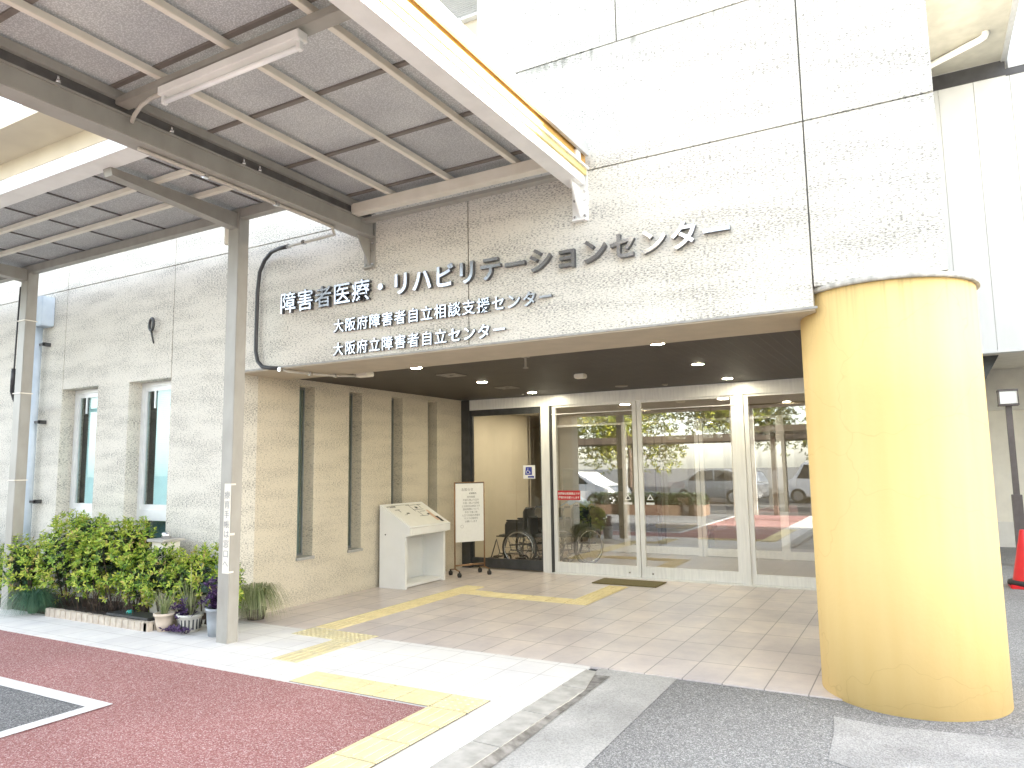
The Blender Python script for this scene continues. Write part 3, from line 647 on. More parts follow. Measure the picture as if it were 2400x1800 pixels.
# ceiling lights and fittings of the porch
def downlight(x, y, lab):
    t = thing('downlight', lab, 'ceiling light', (x, y, ZB), 'round downlights in the porch ceiling')
    MB().lathe([(.075, ZB-.004), (.075, ZB+.001)], (x, y, 0), 28).build('trim_ring', 'vent', t)
    MB().disc((x, y, ZB-.0055), .062).build('lens', 'lamp', t)
dl = {(1.76, .91): 'lit round downlight nearest the slit wall and the beam', (1.65, 2.46): 'lit round downlight between the two square ceiling vents',
      (1.55, 4.03): 'lit round downlight near the left corner of the glass front', (4.485, .88): 'lit round downlight nearest the beam on the column side',
      (4.435, 2.45): 'middle lit round downlight on the column side', (4.40, 4.01): 'lit round downlight by the glass front on the column side'}
for (x, y), l in dl.items(): downlight(x, y, l)
def ceil_vent(x, y, lab):
    t = thing('ceiling_vent', lab, 'vent', (x, y, ZB), 'square vents in the porch ceiling')
    m_ = MB(); 
    for k in (.13, .095, .06): m_.prism([(x-k, y-k, ZB-.003), (x+k, y-k, ZB-.003), (x+k, y-k+.016, ZB-.003), (x-k, y-k+.016, ZB-.003)], (0, 0, -.008)); m_.prism([(x-k, y+k-.016, ZB-.003), (x+k, y+k-.016, ZB-.003), (x+k, y+k, ZB-.003), (x-k, y+k, ZB-.003)], (0, 0, -.008)); m_.prism([(x-k, y-k+.016, ZB-.003), (x-k+.016, y-k+.016, ZB-.003), (x-k+.016, y+k-.016, ZB-.003), (x-k, y+k-.016, ZB-.003)], (0, 0, -.008)); m_.prism([(x+k-.016, y-k+.016, ZB-.003), (x+k, y-k+.016, ZB-.003), (x+k, y+k-.016, ZB-.003), (x+k-.016, y+k-.016, ZB-.003)], (0, 0, -.008))
    m_.build('grille', 'vent', t); MB().box(x-.14, x+.14, y-.14, y+.14, ZB-.003, ZB+.001).build('plate', 'ceil', t)
ceil_vent(1.73, 1.64, 'square ceiling vent between the first and second downlights by the slit wall'); ceil_vent(1.60, 3.2, 'square ceiling vent farther in, between the second and third downlights')
t = tag(MB().lathe([(.012, 2.55), (.03, 2.552), (.012, 2.57), (.012, 2.66), (.045, 2.662), (.045, ZB+.001)], (3.126, .89, 0), 14).build('sprinkler', 'vent'), 'small hanging sprinkler head in the porch ceiling near the beam', 'sprinkler')
tag(MB().box(2.955, 3.085, 2.42, 2.53, 2.615, ZB+.001, .01).build('door_sensor', 'steel_lt'), 'cream box sensor in the middle of the porch ceiling', 'sensor')
tag(MB().lathe([(.05, 2.655), (.085, 2.66), (.09, ZB+.001)], (2.96, 4.0, 0), 20).build('smoke_detector', 'vent'), 'flat round detector in the ceiling close to the doors', 'detector')
tag(MB().lathe([(.03, 2.65), (.04, 2.655), (.04, ZB+.001)], (3.53, 4.15, 0), 14).build('smoke_detector', 'vent'), 'tiny round detector in the ceiling above the right sliding door', 'detector')
for i, (x, y) in enumerate(((.6, 5.5), (.6, 6.6), (2.3, 5.9), (3.9, 5.9), (5.4, 5.9))):
    t = thing('downlight', 'lit round light in the ceiling of the glass lobby', 'ceiling light', (x, y, 2.58), 'round lights inside the lobby')
    MB().lathe([(.095, 2.576), (.095, 2.581)], (x, y, 0), 24).build('trim_ring', 'white', t); MB().disc((x, y, 2.5745), .08).build('lens', 'vlamp', t)
for i, (x, y) in enumerate(((0, 9.5), (3, 9.5), (5.5, 9.5), (1, 12))):
    t = thing('downlight', 'lit round light in the ceiling of the hall behind the lobby', 'ceiling light', (x, y, 2.7), 'round lights inside the hall')
    MB().lathe([(.115, 2.696), (.115, 2.701)], (x, y, 0), 24).build('trim_ring', 'white', t); MB().disc((x, y, 2.6945), .10).build('lens', 'hlamp', t)

# ================================================================== ENTRANCE CANOPY
ec = thing('entrance_canopy', 'high beige steel canopy with embossed grey roof sheets over the drive', 'canopy', (3, -3, 0))
YE = -9.6
MB().box(1.80, 1.96, YE, -.03, 3.84, 3.853).box(1.845, 1.935, YE, -.03, 3.853, 3.985).box(1.82, 1.95, YE, -.03, 3.985, 3.998).build('main_beam', 'steel', ec)
MB().box(1.86, 1.92, YE, -.03, 3.998, 4.075).build('spacer', 'steel_dk', ec)
MB().box(1.845, 1.955, YE, -.03, 4.075, 4.135).build('edge_channel', 'steel', ec)
MB().box(4.065, 4.205, YE, -.03, 3.905, 3.985).build('main_beam', 'steel_wh', ec)
MB().box(4.10, 4.225, YE, -.03, 3.986, 4.032).build('edge_channel', 'trim_y', ec)
MB().box(4.12, 4.245, YE, -.03, 4.032, 4.052).build('cover_strip', 'steel_wh', ec)
MB().box(4.13, 4.215, YE, -.03, 4.052, 4.153).build('spacer', 'trim_o', ec)
MB().box(4.235, 4.262, YE, -.06, 4.13, 4.235).box(4.10, 4.235, YE, -.06, 4.20, 4.215).build('gutter', 'gutter', ec)
MB().box(4.205, 4.235, -.25, -.17, 4.062, 4.13).build('gutter_bracket', 'steel_wh', ec)
for yy in (-.30, -2.62, -5.05, -7.4, -9.5):
    MB().box(1.935, 4.10, yy-.05, yy+.05, 4.035 if yy < -1 else 3.985, 4.085, .004).build('rafter', 'steel' if yy < -1 else 'steel_lt', ec)
MB().box(1.935, 4.10, -.20, -.12, 3.955, 3.985).build('wall_angle', 'steel', ec)
for xx in (2.39, 3.04, 3.71): MB().box(xx-.022, xx+.022, YE, -.13, 4.087, 4.133, .003).build('purlin', 'steel_lt', ec)
yy = -.40
brn = pm('brown bar', (.20, .175, .155), (.17, .15, .13), 9, .5)
while yy > YE: MB().box(1.90, 4.12, yy-.018, yy+.018, 4.136, 4.152).build('glazing_bar', brn, ec); yy -= .765
MB().box(1.80, 4.235, YE, -.05, 4.154, 4.160).build('roof_sheet', 'sheet', ec)
for xb, pm_ in ((1.88, 'steel'), (4.15, 'steel_wh')):
    z0 = 3.84 if xb < 2 else 3.905
    br = MB().prism([(xb-.008, -.012, z0), (xb-.008, -.20, z0), (xb-.008, -.012, z0-.27)], (.016, 0, 0)); br.box(xb-.07, xb+.07, -.012, 0, z0-.30, z0+.16); br.box(xb-.06, xb+.06, -.05, -.012, z0-.30, z0-.285)
    bo = br.build('bracket', pm_, ec)
    for dz in (-.05, -.12, -.26):
        for dx in (-.045, .045): MB().cyl((xb+dx, -.011, z0+dz), (xb+dx, -.028, z0+dz), .011, seg=6).build('bolt', 'chrome', bo)

for xx in (1.89, 4.14):
    for yy in (-6.6, -9.3):
        MB().box(xx-.06, xx+.06, yy-.06, yy+.06, -.14, 3.84 if xx < 2 else 3.905).build('post', 'steel', ec)
for yy in (-3.05, -2.26, -1.62, -1.46):
    b = MB(); b.lathe([(.018, 0), (.018, .02)], (1.955, yy, 3.998), 8); b.lathe([(.009, .02), (.009, .045)], (1.955, yy, 3.998), 8)
    b.build('bolt', 'chrome', ec)
b = MB(); b.lathe([(.045, 0), (.05, .004), (.045, .008)], (0, 0, 0), 16); pl = b.build('maker_plate', pm('dark red plate', (.10, .012, .01), (.14, .02, .018), 40, .4), ec)
pl.matrix_world = Matrix.Translation((1.937, -2.60, 3.955)) @ Matrix.Rotation(R(90), 4, 'Y') @ Matrix.Diagonal((.45, 1.3, 1, 1))
# fluorescent light
fl = thing('fluorescent_light', 'long white single tube light fixed under the canopy rafter', 'lamp', (3.04, -2.68, 4.0))
MB().box(2.43, 3.655, -2.700, -2.625, 3.950, 4.005, .004).build('housing', 'steel_wh', fl)
for xx in (2.455, 3.63): MB().box(xx-.014, xx+.014, -2.680, -2.645, 3.895, 3.950, .004).build('lamp_holder', 'white', fl)
MB().cyl((2.469, -2.6625, 3.914), (3.616, -2.6625, 3.914), .0165, seg=16).build('tube', 'tube', fl)
MB().box(2.74, 2.77, -2.67, -2.64, 4.004, 4.036).box(3.34, 3.37, -2.67, -2.64, 4.004, 4.036).build('clip', 'chrome', fl)
tag(MB().tube([(2.43, -2.665, 3.98), (2.32, -2.66, 3.98), (2.2, -2.65, 3.97), (2.08, -2.62, 3.945), (1.99, -2.58, 3.94), (1.95, -2.55, 3.96)], .014, 8).build('conduit', 'conduit'), 'short grey conduit bending from the tube light to the left canopy beam', 'conduit')

# ================================================================== WALKWAY CANOPY (left)
wc = thing('walkway_canopy', 'lower steel walkway canopy on square posts along the left wall', 'canopy', (-1, -1, 0))
for xx in (.7475, -3.035, -6.82):
    a, b_ = xx-.0775, xx+.0775
    po = MB().box(a, b_, -.71, -.585, -.02, 4.145, .006).build('post', 'steel', wc)
    MB().prism([(a+.025, -.60, 3.945), (a+.025, -.71, 3.945), (a+.025, -1.98, 4.035), (a+.025, -2.0, 4.098), (a+.025, -.60, 4.096)], (.105, 0, 0)).build('cantilever_beam', 'steel', wc)
MB().box(-8.5, 1.78, -.70, -.615, 4.05, 4.142).build('rear_beam', 'steel', wc)
for yy in (-1.16, -1.58): MB().box(-8.5, 1.78, yy-.024, yy+.024, 4.099, 4.143, .003).build('purlin', 'steel_lt', wc)
MB().box(-8.5, 1.78, -2.15, -2.10, 4.098, 4.225).box(-8.5, 1.78, -2.10, -1.96, 4.10, 4.115).build('front_fascia', 'steel_wh', wc)
xx = 1.10
while xx > -8.4: MB().box(xx-.010, xx+.010, -2.09, -.55, 4.146, 4.157).build('glazing_bar', 'steel_dk', wc); xx -= .733
MB().box(-8.5, 1.78, -2.09, -.55, 4.158, 4.163).build('roof_sheet', 'sheet', wc)
MB().box(.585, .67, -.69, -.61, 3.82, 3.99, .006).build('junction_box', 'steel_lt', wc)
for zz in (3.45, 2.55, 1.5):
    MB().box(-3.125, -2.955, -.722, -.573, zz, zz+.012).build('strap', 'steel_lt', wc)
ps = tag(MB().box(.735, .822, -.714, -.7105, .63, 1.46).build('post_sign', 'steel_lt'), 'narrow white strip with vertical black writing on the post', 'sign')
for i, ch in enumerate('療育手帳は窓口へ'):
    text_obj('writing', ch, .078, .001, 'grey_ink', FRONT((.7775, -.7150, 1.325-.0905*i)), ps)
MB().box(.822, .8265, -.7115, -.66, 1.445, 1.46).box(.822, .8265, -.7115, -.66, .98, 1.0).box(.822, .8265, -.7115, -.66, .635, .65).build('tape', 'steel_lt', ps)

# conduits
p = []
def arc(c, r, a0, a1, ax, n=7):
    o = []
    for i in range(n+1):
        a = R(a0+(a1-a0)*i/n); o.append(Vector(c)+Vector(ax[0])*r*math.cos(a)+Vector(ax[1])*r*math.sin(a))
    return o
cb = thing('conduit', 'grey and black conduit running from the canopy beam down the wall beside the post', 'conduit', (.35, -.04, 2.7))
MB().tube([(1.87, -2.45, 3.825), (1.87, -1.5, 3.825), (1.87, -.75, 3.825), (1.86, -.52, 3.82), (1.78, -.40, 3.80), (1.6, -.38, 3.80), (1.2, -.30, 3.83), (.95, -.2, 3.87)], .014, 8).build('rigid_pipe', 'conduit', cb)
MB().tube([(.95, -.2, 3.87), (.75, -.13, 3.90), (.58, -.08, 3.90), (.45, -.05, 3.84), (.37, -.045, 3.72), (.345, -.045, 3.5), (.34, -.045, 3.0), (.342, -.045, 2.85), (.375, -.045, 2.74), (.45, -.045, 2.675), (.56, -.04, 2.655), (.66, -.03, 2.645)], .021, 10).build('black_hose', 'cable', cb)
MB().tube([(.66, -.03, 2.645), (.72, .05, 2.615), (.80, .30, 2.612), (.92, .62, 2.612), (1.0, .8, 2.625)], .014, 8).build('rigid_pipe', 'conduit', cb)
for q in ((1.3, -.32, 3.822), (.97, -.205, 3.868), (.69, -.02, 2.63), (.80, .30, 2.612), (.90, .58, 2.612), (1.87, -1.2, 3.825), (1.87, -1.9, 3.825)): MB().box(q[0]-.022, q[0]+.022, q[1]-.022, q[1]+.022, q[2]-.02, q[2]+.02, .005).build('coupling', 'chrome', cb)
tag(MB().box(.96, 1.16, .80, .93, 2.615, ZB-.001, .008).build('junction_box', 'steel_lt'), 'flat cream junction box where the conduit meets the porch ceiling', 'junction box')
c2 = thing('conduit', 'black conduit curving away from the back of the far left post', 'conduit', (-3.2, -.6, 2.8))
MB().tube([(-3.16, -.69, 3.9), (-3.16, -.70, 3.3), (-3.165, -.70, 2.9), (-3.17, -.70, 2.85)], .010, 8).build('thin_wire', 'cable', c2)
MB().tube([(-3.17, -.70, 2.87), (-3.18, -.70, 2.72), (-3.26, -.66, 2.60), (-3.42, -.55, 2.52), (-3.65, -.4, 2.48), (-4.0, -.2, 2.47), (-4.3, -.05, 2.47)], .026, 10).build('black_hose', 'cable', c2)

# ================================================================== WALL FITTINGS
dp = thing('downpipe', 'pale blue rainwater box with pipe down the left wall', 'downpipe', (-3.8, -.08, 0))
MB().box(-3.915, -3.65, -.17, -.003, 3.56, 3.965, .008).build('rain_box', 'downpipe', dp)
MB().cyl((-3.86, -.09, -.01), (-3.86, -.09, 3.57), .052, seg=16).build('pipe', 'downpipe', dp)
for zz in (3.3, 2.25, 1.2): MB().box(-3.92, -3.70, -.10, -.08, zz, zz+.03).box(-3.73, -3.70, -.10, -.002, zz-.01, zz+.04).build('clamp', 'dkframe', dp)
rg = thing('wall_ring', 'small dark rimmed white oval fitting high on the left wall', 'wall fitting', (-1.47, -.02, 3.34))
MB().ring((-1.47, -.045, 3.345), (.3, 1, 0), .075, .016, 32, 8).build('rim', 'dkframe', rg)
MB().tube([(-1.47, -.045, 3.27), (-1.47, -.03, 3.20), (-1.475, -.006, 3.13), (-1.475, 0.0, 3.12)], .014, 8, r2=.006).build('stem', 'dkframe', rg)
mb = MB(); mb.lathe([(.06, 0), (.05, .012), (.0005, .02)], (0, 0, 0), 20); o = mb.build('white_face', 'white', rg); o.matrix_world = Matrix.Translation((-1.47, -.035, 3.345)) @ Matrix.Rotation(R(90), 4, 'X')

# ================================================================== INFORMATION STAND
kx = thing('map_stand', 'white sloping tactile map stand against the slit window wall', 'information stand', (.3, 2.83, 0))
ya, yb = 2.37, 3.30
side = [(.06, 0, .0), (.49, 0, .0), (.49, 0, .68), (.575, 0, .70), (.575, 0, .79), (.06, 0, 1.085)]
for y in (ya, yb-.045): MB().prism([(p[0], y, p[2]) for p in side], (0, .045, 0)).build('side_panel', 'white', kx)
MB().box(.10, .13, ya+.045, yb-.045, .03, 1.0).build('back_panel', 'white', kx)
MB().box(.13, .45, ya+.045, yb-.045, .01, .05).build('base_plinth', 'white', kx)
MB().box(.555, .578, ya+.045, yb-.045, .70, .787).box(.47, .555, ya+.045, yb-.045, .69, .705).build('front_lip', 'white', kx)
sl = Vector((.575-.06, 0, .79-1.085)).normalized(); nrm = Vector((-sl.z, 0, sl.x))
cc = Vector((.3175, (ya+yb)/2, .9375))
MB().obox(cc+nrm*.004, sl*.297, (0, (yb-ya)/2+.004, 0), nrm*.006).build('table_top', 'white', kx)
mp = MB().obox(cc+nrm*.012, sl*.262, (0, (yb-ya)/2-.045, 0), nrm*.003).build('map_panel', 'panelc', kx)
def onmap(u, v, w_, h_, mbx): mbx.obox(cc+nrm*.0156+sl*u+Vector((0, v, 0)), sl*h_, (0, w_, 0), nrm*.0008)
ik = MB()
for (u, v, w_, h_) in ((-.22, -.32, .09, .006), (-.20, -.30, .06, .004), (-.13, -.28, .05, .004), (-.10, -.26, .004, .03), (-.22, .12, .12, .003), (-.14, .06, .003, .08), (-.10, .16, .12, .003), (-.18, .27, .003, .05), (-.15, .17, .025, .022), (-.05, .20, .06, .003), (.03, .26, .035, .016), (0, .1, .003, .06), (.06, .12, .10, .003), (-.03, -.15, .03, .012), (.0, -.22, .03, .003), (.17, .35, .03, .07), (-.22, .30, .05, .004), (-.24, -.1, .2, .002)): onmap(u, v, w_, h_, ik)
ik.build('map_lines', 'ink', mp)
ik = MB()
for (u, v, w_, h_) in ((.10, .30, .035, .10), (-.02, .32, .02, .05)): onmap(u, v, w_, h_, ik)
ik.build('map_colour', 'peach', mp)
MB().obox(cc+nrm*.013+Vector((0, 0, 0)), sl*.264, (0, .0012, 0), nrm*.0001).build('panel_seam', 'grey_ink', mp)
MB().cyl((.16, ya+.001, .70), (.16, ya-.004, .70), .010, seg=12).build('key_hole', 'dkframe', kx)

# notice board on casters
nb = thing('notice_stand', 'white notice board on bronze poles with black casters', 'notice board', (.55, 3.83, 0))
A, Bp = Vector((.44, 3.62, 0)), Vector((.69, 4.04, 0)); dv = (Bp-A).normalized(); nv = Vector((dv.y, -dv.x, 0))
for P in (A, Bp): MB().cyl(P+Vector((0, 0, .10)), P+Vector((0, 0, 1.36)), .011, seg=10).build('pole', 'brass', nb)
MB().cyl(A+Vector((0, 0, .15)), Bp+Vector((0, 0, .15)), .014, seg=10).cyl(A+Vector((0, 0, 1.355)), Bp+Vector((0, 0, 1.355)), .011, seg=10).build('crossbar', 'brass', nb)
mid = (A+Bp)/2; hw = (Bp-A).length/2-.012
bd = MB().obox(mid+Vector((0, 0, .915)), dv*hw, nv*.010, (0, 0, .43), .003).build('board', 'paper', nb)
fr_ = MB(); fr_.obox(mid+Vector((0, 0, 1.349)), dv*hw, nv*.013, (0, 0, .006))
fr_.build('frame', 'dkframe', bd)
F = frame_mat(mid+nv*.0115, dv, (0, 0, 1))
def bt(txt, u, z, s, m='grey_ink'): text_obj('writing', txt, s, .0008, m, F @ Matrix.Translation((u, z, 0)), bd)
bt('お知らせ', -.04, 1.235, .05); bt('診療案内', .05, 1.185, .03, 'ink')
for i, s_ in enumerate(('受付時間', '午前九時より正午', '午後一時より四時', '土日祝日は休診です', '面会時間について', '平日 午後二時', '入口で手指の消毒を', 'マスクの着用を', 'お願いします')): bt(s_, .02, 1.13-.045*i, .034)
bt('◯', -.13, .70, .035)
for P in (A, Bp):
    MB().tube([P-nv*.15+Vector((0, 0, .085)), P+Vector((0, 0, .105)), P+nv*.15+Vector((0, 0, .085))], .010, 8).build('foot', 'brass', nb)
    for sgn in (-1, 1):
        q = P+nv*.15*sgn; cs = MB(); cs.cyl(q+dv*.020+Vector((0, 0, .032)), q-dv*.020+Vector((0, 0, .032)), .032, seg=16); cs.cyl(q+Vector((0, 0, .06)), q+Vector((0, 0, .09)), .012, seg=8); cs.build('caster', 'rubber', nb)

# ================================================================== WHEELCHAIRS
def wheelchair(lab, loc, rot, seatm):
    t = thing('wheelchair', lab, 'wheelchair', (0, 0, 0), 'wheelchairs parked behind the glass')
    for s_ in (-1, 1):
        y = .27*s_
        wl = MB().ring((0, y, .30), (0, 1, 0), .282, .021, 44, 8).build('wheel', 'rubber', t)
        MB().ring((0, y, .30), (0, 1, 0), .262, .007, 40, 6).ring((0, y+.045*s_, .30), (0, 1, 0), .245, .009, 40, 6).build('rim', 'chrome', wl)
        sp = MB(); 
        for k in range(14): a = 2*math.pi*k/14; sp.cyl((0, y, .30), (.262*math.cos(a), y, .30+.262*math.sin(a)), .0022, seg=4)
        sp.cyl((0, y-.03, .30), (0, y+.03, .30), .022, seg=10); sp.build('spokes', 'chrome', wl)
        cw = MB().ring((-.43, y*.85, .075), (0, 1, 0), .058, .016, 20, 8).build('front_caster', 'rubber', t)
        MB().tube([(-.43, y*.85, .075), (-.40, y*.85, .17), (-.36, y*.85, .22)], .009, 6).build('fork', 'chrome', cw)
        fr = MB()
        fr.tube([(.10, y*.85, .92), (.06, y*.85, .86), (.05, y*.85, .5), (.04, y*.85, .20), (-.36, y*.85, .20), (-.42, y*.85, .42), (-.52, y*.85, .12)], .011, 8)
        fr.tube([(.05, y*.85, .48), (-.42, y*.85, .47)], .011, 8); fr.tube([(.05, y*.85, .70), (-.22, y*.85, .70), (-.26, y*.85, .66), (-.26, y*.85, .47)], .010, 8)
        fr.build('frame', 'dkframe', t)
        MB().tube([(.10, y*.85, .92), (.19, y*.85, .92)], .016, 8).build('push_handle', 'rubber', t)
        MB().box(-.25, .04, y*.85-.006, y*.85+.006, .46, .70, .004).build('skirt_guard', 'vinyl', t)
        MB().box(-.24, .02, y*.85-.025, y*.85+.025, .71, .735, .008).build('armrest', 'vinyl', t)
        MB().box(-.62, -.48, y*.45-.06, y*.45+.06, .10, .118, .004).build('footplate', 'rubber', t)
    MB().box(-.40, .04, -.215, .215, .455, .49, .012).build('seat', seatm, t)
    MB().obox((.065, 0, .70), (.012, 0, .0), (0, .215, 0), (.006, 0, .21), .008).build('backrest', seatm, t)
    MB().box(.09, .15, -.19, .19, .42, .78, .02).build('back_pocket', seatm, t)
    MB().obox((0, 0, .33), (.20, .21, 0), (.006, -.006, 0), (0, 0, .012)).obox((0, 0, .33), (.20, -.21, 0), (.006, .006, 0), (0, 0, .012)).build('cross_brace', 'rubber', t)
    t.location = loc; t.rotation_euler.z = rot
    return t
wheelchair('black folding wheelchair facing the slit wall behind the left pane', (.82, 5.12, .0), R(6), 'vinyl')
wheelchair('navy folding wheelchair standing behind the left sliding door', (1.52, 5.62, 0), R(62), 'navy')
wheelchair('black wheelchair half hidden by the silver mullion, between the other two', (1.18, 5.42, 0), R(50), 'vinyl')
mb = MB(); gx = [[None]*9 for _ in range(9)]
for i in range(9):
    for j in range(9):
        u, v = (i-4)/4, (j-4)/4
        gx[i][j] = mb.bm.verts.new((1.56+.24*u, 5.55+.2*v, 1.10-.13*abs(u)-.05*v*v+.008*math.sin(7*u+3*v)))
for i in range(8):
    for j in range(8): f = mb.bm.faces.new((gx[i][j], gx[i+1][j], gx[i+1][j+1], gx[i][j+1])); f.smooth = True
bmesh.ops.solidify(mb.bm, geom=mb.bm.faces[:], thickness=.012)
tag(mb.build('folded_cloth', 'cloth'), 'pale blue cloth draped over the navy wheelchair handles', 'cloth')
bn = thing('bench', 'low ochre bench inside the lobby behind the sliding door', 'bench', (2.4, 8.6, 0))
MB().box(1.9, 3.0, 8.4, 8.85, .36, .44, .02).build('seat', 'bench', bn)
for xx in (1.98, 2.92): MB().box(xx-.03, xx+.03, 8.45, 8.8, 0, .36).build('leg', 'dkframe', bn)

# ================================================================== PLANTING
struct(MB().box(-3.9, -.33, -.66, -.02, -.05, .06).build('planting_bed', 'soil'))
ed = MB(); xx = -2.15
while xx < -.40: ed.box(xx, xx+.095, -.72, -.66, -.01, .085+.006*rnd.random(), .006); xx += .101
ed.box(-.395, -.325, -.72, -.655, -.01, .088, .006)
yy = -.652
while yy < -.2: ed.box(-.395, -.325, yy, yy+.095, -.01, .086, .006); yy += .1
tag(ed.build('brick_edging', 'brick'), 'low row of pale bricks edging the planting bed', 'edging')
def rosette(bm, c, n, L, W, k, tilt=.5):
    n = n.normalized(); a = n.orthogonal().normalized(); b = n.cross(a); ph = rnd.random()*6.28
    for i in range(k):
        t = ph+2*math.pi*i/k+rnd.uniform(-.3, .3); d = (a*math.cos(t)+b*math.sin(t)); l = L*rnd.uniform(.7, 1.15)
        tip = c+d*l+n*l*rnd.uniform(tilt-.35, tilt+.35); s_ = d.cross(n)*W*l*.5; m_ = c+(tip-c)*.55+n*l*.08
        bm.faces.new([bm.verts.new(q) for q in (c, m_+s_, tip, m_-s_)])
def shrub(lab, blobs, count, L=.05, group=None, m='azalea', dark=500):
    x, y = blobs[0][0][0], blobs[0][0][1]
    t = thing('shrub', lab, 'shrub', (x, y, .05), group)
    mb = MB(); tot = sum(b[1][0]*b[1][2]+b[1][1]*b[1][2] for b in blobs)
    for (c, r) in blobs:
        n_ = int(.72*count*(r[0]*r[2]+r[1]*r[2])/tot)
        for _ in range(n_):
            d = Vector((rnd.gauss(0, 1), rnd.gauss(0, 1), rnd.gauss(.25, 1))).normalized()
            k = rnd.uniform(.66, 1.0)+.20*math.sin(9*d.x+5*d.z+c[0]*7)*rnd.random()
            p = Vector((c[0]+d.x*r[0]*k, c[1]+d.y*r[1]*k, c[2]+d.z*r[2]*k))
            if p.z < .06 or p.y > -.02: continue
            rosette(mb.bm, p, d+Vector((0, -.1, .7)), L, .42, 6)
    for (c, r) in blobs:      # young shoots standing proud of the outline
        for _ in range(int(26*r[0]/.3)):
            a = rnd.uniform(0, 6.28); e = rnd.uniform(.2, 1)
            d = Vector((math.cos(a)*(1-e*.6), math.sin(a)*(1-e*.6), e)); p = Vector((c[0]+d.x*r[0], min(-.04, c[1]+d.y*r[1]), c[2]+d.z*r[2]))
            for q in range(3): rosette(mb.bm, p+Vector((0, 0, .03*q)), Vector((d.x*.4, d.y*.4, 1)), L*(.95-.15*q), .4, 5, .7)
    mb.build('foliage', m, t)
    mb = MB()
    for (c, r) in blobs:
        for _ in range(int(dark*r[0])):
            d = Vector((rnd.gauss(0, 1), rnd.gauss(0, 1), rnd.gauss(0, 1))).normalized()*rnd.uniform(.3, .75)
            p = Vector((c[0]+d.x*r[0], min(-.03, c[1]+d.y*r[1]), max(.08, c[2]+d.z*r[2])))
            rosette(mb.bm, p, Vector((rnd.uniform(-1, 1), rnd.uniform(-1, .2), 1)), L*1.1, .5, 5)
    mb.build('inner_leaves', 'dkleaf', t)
    mb = MB()
    for (c, r) in blobs:
        for _ in range(7):
            a = rnd.uniform(0, 6.28); x2, y2 = c[0]+r[0]*.65*math.cos(a), min(-.05, c[1]+r[1]*.6*math.sin(a))
            mb.tube([(c[0]+.05*math.cos(a), c[1], .03), ((c[0]+x2)/2+.03, (c[1]+y2)/2, c[2]*.55), (x2, y2, c[2]+r[2]*.4)], .008, 5, r2=.003)
    mb.build('stem', 'bark', t)
    return t
AZ = 'azalea shrubs along the left wall'
shrub('tallest bright green azalea under the left window', [((-2.25, -.42, .60), (.42, .34, .46)), ((-1.95, -.38, .78), (.26, .26, .30))], 900, group=AZ)
shrub('broad bright green azalea between the two windows, dark and twiggy below', [((-1.42, -.40, .62), (.40, .32, .42)), ((-1.12, -.36, .80), (.20, .22, .22)), ((-1.65, -.5, .50), (.26, .22, .30))], 900, group=AZ)
shrub('small upright azalea beside the beige garden post', [((-.62, -.36, .50), (.30, .26, .28)), ((-.85, -.40, .42), (.26, .26, .30))], 480, group=AZ)
shrub('low azalea closest to the lettered post', [((.02, -.32, .50), (.27, .22, .27)), ((-.25, -.36, .46), (.20, .2, .26)), ((.28, -.3, .42), (.2, .2, .24))], 560, group=AZ)
shrub('yellowish azalea at the far left behind the far post', [((-2.80, -.60, .46), (.36, .26, .36)), ((-3.5, -.40, .34), (.34, .3, .3))], 620, group=AZ)
shrub('dark shrub beyond the downpipe at the picture edge', [((-4.6, -.5, .45), (.5, .4, .45)), ((-5.5, -.5, .4), (.5, .4, .4))], 500, group=AZ, m='dkleaf')
def blades(bm, c, n, L, W, spread, droop, up_=.5):
    c = Vector(c)
    for _ in range(n):
        a = rnd.uniform(0, 6.28); d = Vector((math.cos(a), math.sin(a), 0)); l = L*rnd.uniform(.6, 1.1); sp = spread*rnd.uniform(.4, 1.1)
        s_ = Vector((-d.y, d.x, 0))*W*rnd.uniform(.6, 1); b0 = c+d*rnd.uniform(0, .04)
        prev = None
        for k in range(6):
            u = k/5; p = b0+d*(l*sp*u)+Vector((0, 0, l*(up_*u*2.0-droop*u*u*1.6)))
            p.z = max(p.z, .012); wv = s_*(1-u*.92)
            cur = (bm.verts.new(p+wv), bm.verts.new(p-wv))
            if prev: bm.faces.new((prev[0], prev[1], cur[1], cur[0]))
            prev = cur
def tuft(name, lab, c, n, L, W, spread, droop, m, cat='plant', up_=.5):
    mb = MB(); blades(mb.bm, c, n, L, W, spread, droop, up_); o = mb.build(name, m); return tag(o, lab, cat)
tuft('grass_clump', 'fine bluish green grass mound spilling over the left end of the edging', (-2.40, -.72, .0), 900, .60, .0045, .62, .95, 'grass', up_=.80)
tuft('grass_clump', 'taller bluish blades rising through the azalea near the far post', (-2.75, -.62, .30), 60, .42, .007, .5, .5, 'grass', up_=.8)
tw = MB()
for _ in range(60):
    x = rnd.uniform(-1.9, -.7); y = rnd.uniform(-.6, -.4); a = rnd.uniform(-1, 1)
    tw.tube([(x, y, .05), (x+.12*a, y-.03, .16+.12*rnd.random()), (x+.3*a, y-.05*rnd.random(), .10+.22*rnd.random())], .004, 4, r2=.0015)
tag(tw.build('dry_twigs', 'bark'), 'tangle of bare brown twigs under the middle azaleas', 'twigs')
tr = thing('plastic_tray', 'flat dark plastic tray with teal cap on the bed edge', 'tray', (-.75, -.55, .09))
MB().box(-1.12, -.42, -.66, -.44, .088, .112, .006).build('tray', 'dkframe', tr)
MB().lathe([(.035, .112), (.035, .135), (.02, .145)], (-.86, -.56, 0), 14).build('cap', 'teal', tr)
